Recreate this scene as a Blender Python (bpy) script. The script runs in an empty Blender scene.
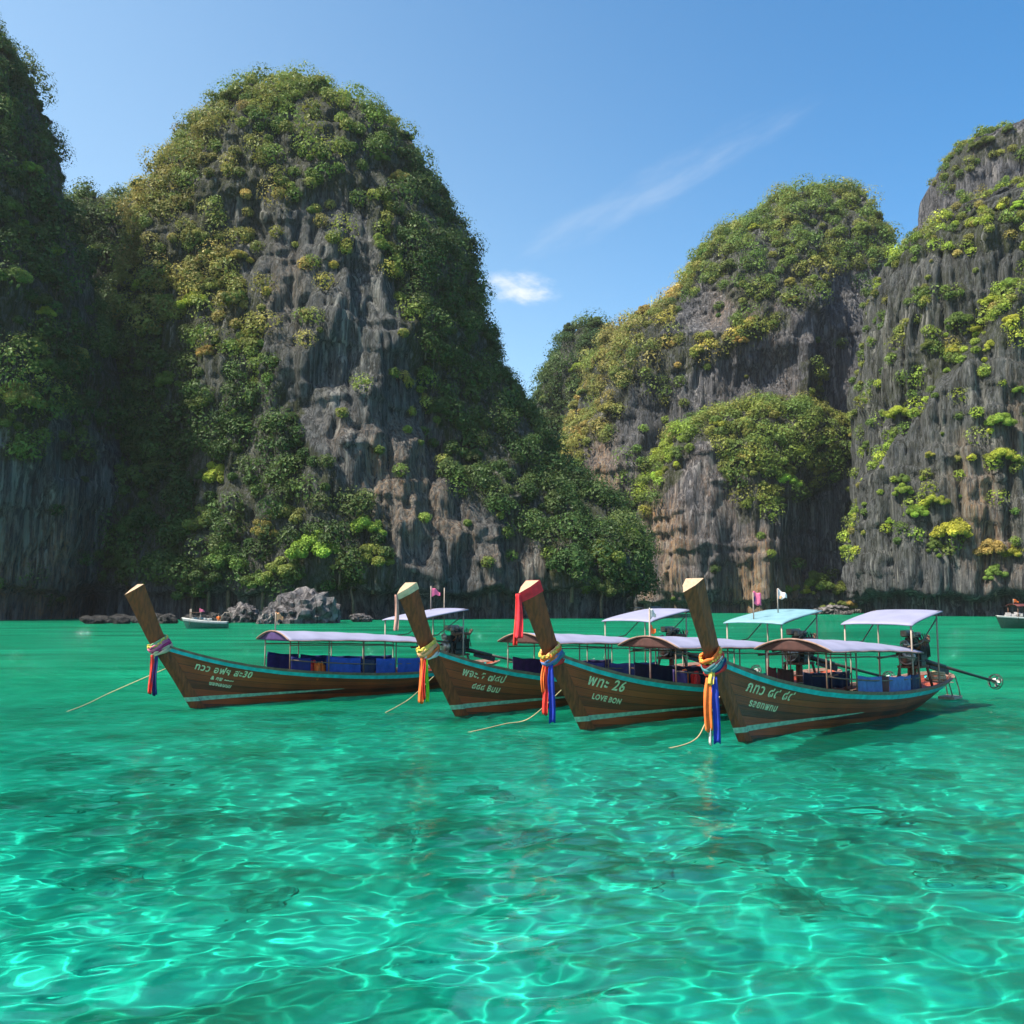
import bpy, math, random
import numpy as np
from mathutils import Vector, Matrix
from mathutils.bvhtree import BVHTree

S = bpy.context.scene
COL = S.collection
R = math.radians
rnd = random.Random(7)
rng = np.random.default_rng(11)

# ------------------------------------------------------------------ camera
CAM_H, FPX, HOR = 3.4, 887.0, 602.0
PITCH = math.atan((HOR - 512) / FPX)
cam = bpy.data.cameras.new('camera')
cam.sensor_width = 36
cam.lens = 36 * FPX / 1024
cam.clip_end = 6000
cam_ob = bpy.data.objects.new('camera', cam)
COL.objects.link(cam_ob)
cam_ob.location = (0, 0, CAM_H)
cam_ob.rotation_euler = (math.pi / 2 + PITCH, 0, 0)
S.camera = cam_ob

# ------------------------------------------------------------------ light
SUN_DIR = Vector((-0.52, -0.22, 0.825)).normalized()
SUN_EL = math.asin(SUN_DIR.z)
SUN_AZ = math.atan2(SUN_DIR.x, SUN_DIR.y)
sd = bpy.data.lights.new('sun', 'SUN')
sd.energy = 5.0
sd.angle = R(0.5)
sd.color = (1.0, 0.91, 0.74)
sd.cycles.is_caustics_light = True
sun = bpy.data.objects.new('sun', sd)
COL.objects.link(sun)
sun.rotation_euler = SUN_DIR.to_track_quat('Z', 'Y').to_euler()

W = bpy.data.worlds.new('World')
S.world = W
W.use_nodes = True
nt = W.node_tree
bg = nt.nodes['Background']
sky = nt.nodes.new('ShaderNodeTexSky')
sky.sky_type = 'NISHITA'
sky.sun_disc = False
sky.sun_elevation = SUN_EL
sky.sun_rotation = SUN_AZ
sky.air_density = 1.0
sky.dust_density = 0.8
sky.ozone_density = 3.0
bg.inputs[1].default_value = 0.112
L = nt.links.new


def N(tree, kind, **kw):
    n = tree.nodes.new(kind)
    for k, v in kw.items():
        setattr(n, k, v)
    return n


def math_node(tree, op, a, b=None, c=None, clamp=False):
    n = tree.nodes.new('ShaderNodeMath')
    n.operation = op
    n.use_clamp = clamp
    for i, v in enumerate((a, b, c)):
        if v is None:
            continue
        if isinstance(v, (int, float)):
            n.inputs[i].default_value = v
        else:
            tree.links.new(v, n.inputs[i])
    return n.outputs[0]


def ray_dir(px, py):
    q = (py - 512) / FPX
    f = Vector((0, math.cos(PITCH), math.sin(PITCH)))
    u = Vector((0, -math.sin(PITCH), math.cos(PITCH)))
    return f + Vector(((px - 512) / FPX, 0, 0)) - q * u


# sky colour and two small clouds (by direction of view from the ground)
hs = N(nt, 'ShaderNodeHueSaturation')
hs.inputs['Saturation'].default_value = 1.1
hs.inputs['Value'].default_value = 1.0
hs.inputs['Hue'].default_value = 0.49
L(sky.outputs[0], hs.inputs['Color'])
tc = N(nt, 'ShaderNodeTexCoord')
# the sky pales towards the sun's side and deepens away from it and overhead
gd = N(nt, 'ShaderNodeVectorMath', operation='DOT_PRODUCT')
L(tc.outputs['Generated'], gd.inputs[0]); gd.inputs[1].default_value = Vector((0.80, 0.05, 0.60))
gm = N(nt, 'ShaderNodeMapRange'); gm.interpolation_type = 'SMOOTHSTEP'
gm.inputs['From Min'].default_value = -0.15; gm.inputs['From Max'].default_value = 0.90
L(gd.outputs['Value'], gm.inputs[0])
gc = N(nt, 'ShaderNodeMixRGB'); gc.inputs[1].default_value = (1.50, 1.27, 1.10, 1); gc.inputs[2].default_value = (0.40, 0.80, 1.02, 1)
L(gm.outputs[0], gc.inputs[0])
gx = N(nt, 'ShaderNodeMixRGB', blend_type='MULTIPLY'); gx.inputs[0].default_value = 1
L(hs.outputs[0], gx.inputs[1]); L(gc.outputs[0], gx.inputs[2])


def cloud_mask(px, py, ax, w, h, scale, lo, hi, stretch):
    """soft noisy patch round a sky direction; ax = tilt of the long axis, w,h half sizes in radians"""
    d = ray_dir(px, py).normalized()
    right = d.cross(Vector((0, 0, 1))).normalized()
    up = right.cross(d)
    a = right * math.cos(ax) + up * math.sin(ax)
    b = -right * math.sin(ax) + up * math.cos(ax)
    da = N(nt, 'ShaderNodeVectorMath', operation='DOT_PRODUCT')
    db = N(nt, 'ShaderNodeVectorMath', operation='DOT_PRODUCT')
    dd = N(nt, 'ShaderNodeVectorMath', operation='DOT_PRODUCT')
    for n_, v in ((da, a), (db, b), (dd, d)):
        L(tc.outputs['Generated'], n_.inputs[0])
        n_.inputs[1].default_value = v
    ca = math_node(nt, 'DIVIDE', da.outputs['Value'], w)
    cb = math_node(nt, 'DIVIDE', db.outputs['Value'], h)
    comb = N(nt, 'ShaderNodeCombineXYZ')
    L(ca, comb.inputs[0]); L(cb, comb.inputs[1])
    nz = N(nt, 'ShaderNodeTexNoise')
    nz.inputs['Scale'].default_value = scale
    nz.inputs['Detail'].default_value = 7
    nz.inputs['Roughness'].default_value = 0.6
    mp = N(nt, 'ShaderNodeMapping')
    mp.inputs['Scale'].default_value = stretch
    L(comb.outputs[0], mp.inputs[0]); L(mp.outputs[0], nz.inputs['Vector'])
    r2 = math_node(nt, 'ADD', math_node(nt, 'MULTIPLY', ca, ca), math_node(nt, 'MULTIPLY', cb, cb))
    env = math_node(nt, 'SUBTRACT', 1.0, r2)
    val = math_node(nt, 'ADD', env, math_node(nt, 'MULTIPLY', math_node(nt, 'SUBTRACT', nz.outputs[0], 0.5), 2.6))
    mr = N(nt, 'ShaderNodeMapRange')
    mr.interpolation_type = 'SMOOTHSTEP'
    L(val, mr.inputs['Value'])
    mr.inputs['From Min'].default_value = lo
    mr.inputs['From Max'].default_value = hi
    front = math_node(nt, 'GREATER_THAN', dd.outputs['Value'], 0.5)
    e2 = math_node(nt, 'MULTIPLY', env, 1.6, clamp=True)
    return math_node(nt, 'MULTIPLY', math_node(nt, 'MULTIPLY', mr.outputs[0], front), e2)


c1 = cloud_mask(520, 288, R(-6), 0.050, 0.024, 1.5, 0.15, 1.7, (1, 1, 1))
c2 = cloud_mask(645, 192, R(24), 0.21, 0.030, 1.3, 0.25, 2.0, (1.5, 0.9, 1))
c2 = math_node(nt, 'MULTIPLY', c2, 0.32)
mx = N(nt, 'ShaderNodeMixRGB')
L(c1, mx.inputs[0]); L(gx.outputs[0], mx.inputs[1]); mx.inputs[2].default_value = (4.6, 4.8, 5.1, 1)
mx2 = N(nt, 'ShaderNodeMixRGB')
L(c2, mx2.inputs[0]); L(mx.outputs[0], mx2.inputs[1]); mx2.inputs[2].default_value = (3.6, 4.0, 4.5, 1)
L(mx2.outputs[0], bg.inputs[0])

S.view_settings.view_transform = 'Standard'
S.view_settings.look = 'None'
S.view_settings.gamma = 1
S.view_settings.exposure = 1.02
S.cycles.use_denoising = True
S.cycles.max_bounces = 8
S.cycles.transmission_bounces = 6
S.cycles.diffuse_bounces = 3
S.cycles.glossy_bounces = 3
S.cycles.transparent_max_bounces = 8
S.cycles.sample_clamp_indirect = 4
S.cycles.caustics_reflective = False


# ------------------------------------------------------------------ helpers
def at(px, py, Y):
    """world point seen at pixel (px,py) on the plane y = Y"""
    d = ray_dir(px, py)
    return Vector((0, 0, CAM_H)) + d * (Y / d.y)


def on_water(px, py, z=0.0):
    d = ray_dir(px, py)
    return Vector((0, 0, CAM_H)) + d * ((z - CAM_H) / d.z)


def project(P):
    """world points (n,3) -> pixels"""
    P = np.asarray(P, float)
    y, z = P[:, 1], P[:, 2] - CAM_H
    c, s = math.cos(PITCH), math.sin(PITCH)
    dep = np.maximum(y * c + z * s, 1e-3)
    up = -y * s + z * c
    return 512 + FPX * P[:, 0] / dep, 512 - FPX * up / dep


_perm = np.random.default_rng(3).permutation(256).astype(np.int64)
_perm = np.concatenate([_perm, _perm, _perm])
_grad = np.random.default_rng(5).normal(size=(256, 3))
_grad /= np.linalg.norm(_grad, axis=1)[:, None]


def perlin(P):
    P = np.asarray(P, float)
    I = np.floor(P).astype(np.int64)
    F = P - I
    I &= 255
    U = F * F * F * (F * (F * 6 - 15) + 10)
    out = 0
    for dx in (0, 1):
        for dy in (0, 1):
            for dz in (0, 1):
                h = _perm[_perm[_perm[I[:, 0] + dx] + I[:, 1] + dy] + I[:, 2] + dz]
                g = _grad[h]
                dot = g[:, 0] * (F[:, 0] - dx) + g[:, 1] * (F[:, 1] - dy) + g[:, 2] * (F[:, 2] - dz)
                w = (U[:, 0] if dx else 1 - U[:, 0]) * (U[:, 1] if dy else 1 - U[:, 1]) * (U[:, 2] if dz else 1 - U[:, 2])
                out = out + w * dot
    return out * 1.5


def fbm(P, octaves=4, gain=0.5):
    a, s, out = 1.0, 1.0, 0
    for i in range(octaves):
        out = out + a * perlin(P * s + 17.3 * i)
        a *= gain
        s *= 2.03
    return out


def smooth(a, b, x):
    t = np.clip((x - a) / (b - a), 0, 1)
    return t * t * (3 - 2 * t)


def inpoly(px, py, poly):
    inside = np.zeros(px.shape, bool)
    n = len(poly)
    for i in range(n):
        x1, y1 = poly[i]
        x2, y2 = poly[(i + 1) % n]
        c = ((y1 > py) != (y2 > py)) & (px < (x2 - x1) * (py - y1) / ((y2 - y1) + 1e-9) + x1)
        inside ^= c
    return inside


def np_mesh(name, V, Q, smooth_shade=True):
    """mesh from vertex array (n,3) and quad/tri array (m,k)"""
    V = np.ascontiguousarray(V, np.float32)
    Q = np.ascontiguousarray(Q, np.int32)
    m = bpy.data.meshes.new(name)
    m.vertices.add(len(V))
    m.vertices.foreach_set('co', V.ravel())
    k = Q.shape[1]
    m.loops.add(Q.size)
    m.loops.foreach_set('vertex_index', Q.ravel())
    m.polygons.add(len(Q))
    m.polygons.foreach_set('loop_start', np.arange(0, Q.size, k, dtype=np.int32))
    m.polygons.foreach_set('loop_total', np.full(len(Q), k, np.int32))
    m.polygons.foreach_set('use_smooth', np.full(len(Q), smooth_shade, bool))
    m.update(calc_edges=True)
    return m


def face_color(m, cols, name='Col'):
    a = m.attributes.new(name, 'FLOAT_COLOR', 'FACE')
    c = np.ones((len(cols), 4), np.float32)
    c[:, :3] = cols
    a.data.foreach_set('color', c.ravel())


def point_float(m, vals, name):
    a = m.attributes.new(name, 'FLOAT', 'POINT')
    a.data.foreach_set('value', np.ascontiguousarray(vals, np.float32))


def link(name, mesh, mat=None, parent=None):
    o = bpy.data.objects.new(name, mesh)
    COL.objects.link(o)
    if mat is not None and mesh is not None and len(mesh.materials) == 0:
        for mm in (mat if isinstance(mat, (list, tuple)) else [mat]):
            mesh.materials.append(mm)
    if parent is not None:
        o.parent = parent
    return o


def tag(o, label=None, cat=None, group=None, kind=None):
    if label:
        o['label'] = label
    if cat:
        o['category'] = cat
    if group:
        o['group'] = group
    if kind:
        o['kind'] = kind
    return o


def empty(name, loc, rz=0.0):
    o = bpy.data.objects.new(name, None)
    COL.objects.link(o)
    o.location = loc
    o.rotation_euler = (0, 0, rz)
    o.empty_display_size = 0.3
    return o


class MB:
    """collects shapes into one mesh"""
    def __init__(s, k=1.0):
        s.v, s.f, s.m, s.sm = [], [], [], []
        s.k = k

    def add(s, vs, fs, mi=0, sm=False):
        b = len(s.v)
        s.v += [tuple(c * s.k for c in v) for v in vs]
        s.f += [tuple(b + i for i in f) for f in fs]
        s.m += [mi] * len(fs)
        s.sm += [sm] * len(fs)
        return s

    def box(s, c, size, rot=None, mi=0, bev=0.0):
        """chamfered box"""
        hx, hy, hz = size[0] / 2, size[1] / 2, size[2] / 2
        b = min(bev if bev else 0.12 * min(size), 0.45 * min(size))
        vs = []
        for sx in (-1, 1):
            for sy in (-1, 1):
                for sz in (-1, 1):
                    vs += [(sx * (hx - b), sy * (hy - b), sz * hz), (sx * (hx - b), sy * hy, sz * (hz - b)), (sx * hx, sy * (hy - b), sz * (hz - b))]
        import bmesh
        bm = bmesh.new()
        for v in vs:
            bm.verts.new(v)
        bmesh.ops.convex_hull(bm, input=bm.verts)
        bm.verts.ensure_lookup_table()
        bm.verts.index_update()
        M = rot if rot is not None else Matrix.Identity(3)
        pts = [M @ v.co + Vector(c) for v in bm.verts]
        fs = [[v.index for v in f.verts] for f in bm.faces]
        bm.free()
        return s.add([tuple(p) for p in pts], fs, mi)

    def tube(s, path, rad, n=8, mi=0, cap=True, flat=1.0, sm=True):
        path = [Vector(p) for p in path]
        if not isinstance(rad, (list, tuple)):
            rad = [rad] * len(path)
        vs, fs = [], []
        ref = None
        for i, p in enumerate(path):
            t = (path[min(i + 1, len(path) - 1)] - path[max(i - 1, 0)])
            t = t.normalized() if t.length > 1e-9 else Vector((0, 0, 1))
            if ref is None:
                ref = Vector((0, 0, 1)) if abs(t.z) < 0.9 else Vector((1, 0, 0))
            a = (ref - t * ref.dot(t))
            if a.length < 1e-6:
                a = Vector((0, 1, 0)) - t * t.y
            a.normalize()
            ref = a
            b = t.cross(a)
            for j in range(n):
                w = 2 * math.pi * j / n
                vs.append(tuple(p + rad[i] * (a * math.cos(w) + b * math.sin(w) * flat)))
        for i in range(len(path) - 1):
            for j in range(n):
                k = (j + 1) % n
                fs.append((i * n + j, i * n + k, (i + 1) * n + k, (i + 1) * n + j))
        if cap:
            fs.append(tuple(range(n - 1, -1, -1)))
            e = (len(path) - 1) * n
            fs.append(tuple(range(e, e + n)))
        return s.add(vs, fs, mi, sm)

    def ring(s, c, axis, ra, rb, thick, n=28, m=8, mi=0, wob=0.0, fla=1.0, seed=0):
        """torus on an ellipse: ra along the first axis, rb along the second"""
        axis = Vector(axis).normalized()
        a = Vector((0, 1, 0)) - axis * axis.y
        a.normalize()
        b = axis.cross(a)
        rr = random.Random(seed)
        ph = rr.uniform(0, 6.28)
        pts = []
        for i in range(n):
            w = 2 * math.pi * i / n
            pts.append(Vector(c) + a * ra * math.cos(w) + b * rb * math.sin(w) + axis * wob * math.sin(2 * w + ph))
        vs, fs = [], []
        for i in range(n):
            t = (pts[(i + 1) % n] - pts[i - 1]).normalized()
            o = (pts[i] - Vector(c)).normalized()
            u = axis
            th = thick * (1 + 0.25 * math.sin(5 * 2 * math.pi * i / n + ph))
            for j in range(m):
                w = 2 * math.pi * j / m
                vs.append(tuple(pts[i] + th * (o * math.cos(w) + u * math.sin(w) * fla)))
        for i in range(n):
            for j in range(m):
                i2, j2 = (i + 1) % n, (j + 1) % m
                fs.append((i * m + j, i2 * m + j, i2 * m + j2, i * m + j2))
        return s.add(vs, fs, mi, True)

    def grid(s, fn, nu, nv, mi=0, sm=True, closed_u=False):
        vs = [tuple(fn(i / nu, j / nv)) for i in range(nu + 1) for j in range(nv + 1)]
        fs = [(i * (nv + 1) + j, (i + 1) * (nv + 1) + j, (i + 1) * (nv + 1) + j + 1, i * (nv + 1) + j + 1)
              for i in range(nu) for j in range(nv)]
        return s.add(vs, fs, mi, sm)

    def sheet(s, fn, nu, nv, th, mi=0, sm=True):
        """a solid sheet: fn(u,v) top surface, thickness th downwards (or th = vector)"""
        d = Vector(th) if not isinstance(th, (int, float)) else Vector((0, 0, -th))
        top = [Vector(fn(i / nu, j / nv)) for i in range(nu + 1) for j in range(nv + 1)]
        n = len(top)
        vs = [tuple(p) for p in top] + [tuple(p + d) for p in top]
        q = lambda i, j: i * (nv + 1) + j
        fs = []
        for i in range(nu):
            for j in range(nv):
                fs.append((q(i, j), q(i + 1, j), q(i + 1, j + 1), q(i, j + 1)))
                fs.append((n + q(i, j), n + q(i, j + 1), n + q(i + 1, j + 1), n + q(i + 1, j)))
        for i in range(nu):
            for j in (0, nv):
                f = (q(i, j), q(i + 1, j), n + q(i + 1, j), n + q(i, j))
                fs.append(f if j else f[::-1])
        for j in range(nv):
            for i in (0, nu):
                f = (q(i, j), q(i, j + 1), n + q(i, j + 1), n + q(i, j))
                fs.append(f if not i else f[::-1])
        return s.add(vs, fs, mi, sm)

    def build(s, name, mat=None, parent=None):
        m = bpy.data.meshes.new(name)
        m.from_pydata(s.v, [], s.f)
        m.polygons.foreach_set('material_index', s.m)
        m.polygons.foreach_set('use_smooth', s.sm)
        import bmesh
        bm = bmesh.new()
        bm.from_mesh(m)
        bmesh.ops.recalc_face_normals(bm, faces=bm.faces)
        bm.to_mesh(m)
        bm.free()
        m.update()
        return link(name, m, mat, parent)


# ------------------------------------------------------------------ materials
def pmat(name, col, rough=0.6, noise=0.0, scale=6.0, bump=0.0, bscale=None, stretch=(1, 1, 1), metal=0.0, spec=None, trans=0.0):
    m = bpy.data.materials.new(name)
    m.use_nodes = True
    t = m.node_tree
    p = t.nodes['Principled BSDF']
    p.inputs['Base Color'].default_value = (*col, 1)
    p.inputs['Roughness'].default_value = rough
    p.inputs['Metallic'].default_value = metal
    if spec is not None:
        p.inputs['Specular IOR Level'].default_value = spec
    tcn = N(t, 'ShaderNodeTexCoord')
    mp = N(t, 'ShaderNodeMapping')
    mp.inputs['Scale'].default_value = stretch
    t.links.new(tcn.outputs['Object'], mp.inputs[0])
    if noise:
        nz = N(t, 'ShaderNodeTexNoise')
        nz.inputs['Scale'].default_value = scale
        nz.inputs['Detail'].default_value = 6
        t.links.new(mp.outputs[0], nz.inputs['Vector'])
        cr = N(t, 'ShaderNodeMapRange')
        cr.inputs['From Min'].default_value = 0.3
        cr.inputs['From Max'].default_value = 0.7
        cr.inputs['To Min'].default_value = 1 - noise
        cr.inputs['To Max'].default_value = 1 + noise
        t.links.new(nz.outputs[0], cr.inputs[0])
        vm = N(t, 'ShaderNodeVectorMath', operation='SCALE')
        vm.inputs[0].default_value = col
        t.links.new(cr.outputs[0], vm.inputs['Scale'])
        t.links.new(vm.outputs[0], p.inputs['Base Color'])
    if bump:
        nb = N(t, 'ShaderNodeTexNoise')
        nb.inputs['Scale'].default_value = bscale or scale * 2
        nb.inputs['Detail'].default_value = 5
        t.links.new(mp.outputs[0], nb.inputs['Vector'])
        b = N(t, 'ShaderNodeBump')
        b.inputs['Strength'].default_value = bump
        b.inputs['Distance'].default_value = 0.03
        t.links.new(nb.outputs[0], b.inputs['Height'])
        t.links.new(b.outputs[0], p.inputs['Normal'])
    if trans:
        tr = N(t, 'ShaderNodeBsdfTranslucent')
        tr.inputs[0].default_value = (*col, 1)
        mxs = N(t, 'ShaderNodeMixShader')
        mxs.inputs[0].default_value = trans
        t.links.new(p.outputs[0], mxs.inputs[1])
        t.links.new(tr.outputs[0], mxs.inputs[2])
        t.links.new(mxs.outputs[0], t.nodes['Material Output'].inputs[0])
    return m


def leaf_material(name, use_object):
    m = bpy.data.materials.new(name)
    m.use_nodes = True
    t = m.node_tree
    t.nodes.clear()
    out = N(t, 'ShaderNodeOutputMaterial')
    at_ = N(t, 'ShaderNodeAttribute', attribute_name='Col')
    col = at_.outputs['Color']
    if use_object:
        oi = N(t, 'ShaderNodeObjectInfo')
        mu = N(t, 'ShaderNodeMixRGB', blend_type='MULTIPLY')
        mu.inputs[0].default_value = 1
        t.links.new(col, mu.inputs[1])
        t.links.new(oi.outputs['Color'], mu.inputs[2])
        col = mu.outputs[0]
    d = N(t, 'ShaderNodeBsdfPrincipled')
    d.inputs['Roughness'].default_value = 0.55
    d.inputs['Specular IOR Level'].default_value = 0.25
    tr = N(t, 'ShaderNodeBsdfTranslucent')
    hsn = N(t, 'ShaderNodeHueSaturation')
    hsn.inputs['Hue'].default_value = 0.485
    hsn.inputs['Value'].default_value = 1.5
    t.links.new(col, hsn.inputs['Color'])
    t.links.new(col, d.inputs['Base Color'])
    t.links.new(hsn.outputs[0], tr.inputs[0])
    mxs = N(t, 'ShaderNodeMixShader')
    mxs.inputs[0].default_value = 0.25
    t.links.new(d.outputs[0], mxs.inputs[1])
    t.links.new(tr.outputs[0], mxs.inputs[2])
    t.links.new(mxs.outputs[0], out.inputs[0])
    return m


def rock_material(name, tint=(1, 1, 1), scale=1.0):
    m = bpy.data.materials.new(name)
    m.use_nodes = True
    t = m.node_tree
    p = t.nodes['Principled BSDF']
    p.inputs['Roughness'].default_value = 0.85
    p.inputs['Specular IOR Level'].default_value = 0.2
    tcn = N(t, 'ShaderNodeTexCoord')

    def noise(stretch, sc, detail=6, rough=0.6, dist=0.0):
        mp = N(t, 'ShaderNodeMapping')
        mp.inputs['Scale'].default_value = stretch
        t.links.new(tcn.outputs['Object'], mp.inputs[0])
        nz = N(t, 'ShaderNodeTexNoise')
        nz.inputs['Scale'].default_value = sc * scale
        nz.inputs['Detail'].default_value = detail
        nz.inputs['Roughness'].default_value = rough
        nz.inputs['Distortion'].default_value = dist
        t.links.new(mp.outputs[0], nz.inputs['Vector'])
        return nz.outputs[0]

    def rng_(v, a, b, c=0.0, d=1.0):
        mr = N(t, 'ShaderNodeMapRange')
        mr.inputs['From Min'].default_value = a
        mr.inputs['From Max'].default_value = b
        mr.inputs['To Min'].default_value = c
        mr.inputs['To Max'].default_value = d
        t.links.new(v, mr.inputs[0])
        return mr.outputs[0]

    def mix(f, a, b, mode='MIX'):
        mn = N(t, 'ShaderNodeMixRGB', blend_type=mode)
        for i, v in enumerate((f, a, b)):
            if isinstance(v, (int, float)):
                mn.inputs[i].default_value = v
            elif isinstance(v, tuple):
                mn.inputs[i].default_value = (*v, 1)
            else:
                t.links.new(v, mn.inputs[i])
        return mn.outputs[0]

    streak = noise((1, 1, 0.055), 1.5, 8, 0.72, 0.3)
    blot = noise((1, 1, 0.5), 0.09, 5, 0.6)
    fine = noise((1, 1, 0.30), 1.3, 9, 0.78)
    g = lambda r, gg, b: (r * tint[0], gg * tint[1], b * tint[2])
    c = mix(rng_(streak, 0.40, 0.60), g(0.056, 0.062, 0.075), g(0.205, 0.213, 0.230))
    c = mix(rng_(blot, 0.54, 0.70, 0, 0.35), c, g(0.26, 0.24, 0.21))
    c = mix(rng_(fine, 0.50, 0.64, 0, 0.75), c, g(0.05, 0.05, 0.052))
    cl1 = noise((1, 1, 0.07), 0.42, 6, 0.62, 0.4)
    cleft = rng_(math_node(t, 'ABSOLUTE', math_node(t, 'SUBTRACT', cl1, 0.5)), 0.0, 0.022)
    c = mix(math_node(t, 'SUBTRACT', 1.0, cleft), c, g(0.035, 0.035, 0.038))
    pale = noise((1, 1, 0.04), 0.9, 5, 0.6)
    pmask = noise((1, 1, 0.35), 0.05, 3, 0.5)
    c = mix(math_node(t, 'MULTIPLY', rng_(pale, 0.54, 0.62), rng_(pmask, 0.44, 0.56, 0, 0.9)), c, g(0.40, 0.395, 0.385))
    at1 = N(t, 'ShaderNodeAttribute', attribute_name='stain')
    st = math_node(t, 'MULTIPLY', at1.outputs['Fac'], rng_(streak, 0.40, 0.56))
    tanc = mix(rng_(fine, 0.42, 0.60), (0.44, 0.37, 0.29), (0.44, 0.23, 0.11))
    c = mix(st, c, tanc)
    at2 = N(t, 'ShaderNodeAttribute', attribute_name='moss')
    ms = math_node(t, 'MULTIPLY', at2.outputs['Fac'], rng_(fine, 0.36, 0.56))
    c = mix(ms, c, (0.05, 0.062, 0.022))
    t.links.new(c, p.inputs['Base Color'])
    b = N(t, 'ShaderNodeBump')
    b.inputs['Strength'].default_value = 1.0
    b.inputs['Distance'].default_value = 1.6 / scale
    hgt = math_node(t, 'ADD', math_node(t, 'ADD', streak, math_node(t, 'MULTIPLY', cleft, 0.35)), math_node(t, 'MULTIPLY', fine, 1.7))
    t.links.new(hgt, b.inputs['Height'])
    t.links.new(b.outputs[0], p.inputs['Normal'])
    return m


M_rock = rock_material('limestone')
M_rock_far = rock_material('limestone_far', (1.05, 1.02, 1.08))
M_boulder = rock_material('boulder_rock', (1.35, 1.22, 1.18), 2.2)
M_darkrock = rock_material('shore_rock', (0.5, 0.48, 0.46), 2.0)
M_leaf = leaf_material('foliage_leaf', False)
M_tree = leaf_material('tree_leaf', True)
M_bark = pmat('bark', (0.11, 0.085, 0.06), 0.9, 0.4, 3.0)

# ------------------------------------------------------------------ water and sea bed
NW = np.random.default_rng(21)
waves = []
for k in range(110):
    Lw = 10 ** NW.uniform(-0.66, 0.30)
    a = NW.normal(0.35, 0.9) + (math.pi / 2)
    waves.append((2 * math.pi / Lw * math.cos(a), 2 * math.pi / Lw * math.sin(a), NW.uniform(0, 6.28), 0.0026 * Lw, Lw))


def water_mesh():
    nr, nc = 900, 560
    y0 = -14.0
    D = np.concatenate([np.linspace(8, 18, 40, endpoint=False), 18 * (62.0 / 18) ** (np.linspace(0, 1, 640, endpoint=False)), 62 * (1500 / 62.0) ** np.linspace(0, 1, nr - 680)])
    T = np.linspace(-1.0, 1.0, nc)
    T = np.sign(T) * (0.55 * np.abs(T) + 0.85 * np.abs(T) ** 3)
    DD, TT = np.meshgrid(D, T, indexing='ij')
    X, Y = DD * TT, y0 + DD
    cell = np.gradient(D)[:, None] * np.ones_like(TT)
    cell = np.maximum(cell, DD * 0.0024)
    Z = np.zeros_like(X)
    gust = 0.75 + 0.5 * perlin(np.stack([X.ravel() / 9, Y.ravel() / 9, 0 * X.ravel()], 1)).reshape(X.shape)
    for kx, ky, ph, A, Lw in waves:
        f = smooth(2.2, 4.0, Lw / cell)
        wob = 0.6 * np.sin(0.31 * X + ph * 3) + 0.6 * np.sin(0.27 * Y + ph * 5)
        Z += A * f * np.sin(kx * X + ky * Y + ph + wob)
    Z *= gust
    V = np.stack([X, Y, Z], -1).reshape(-1, 3)
    i = np.arange(nr * nc).reshape(nr, nc)
    Q = np.stack([i[:-1, :-1], i[:-1, 1:], i[1:, 1:], i[1:, :-1]], -1).reshape(-1, 4)
    return np_mesh('water', V, Q, True)


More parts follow.
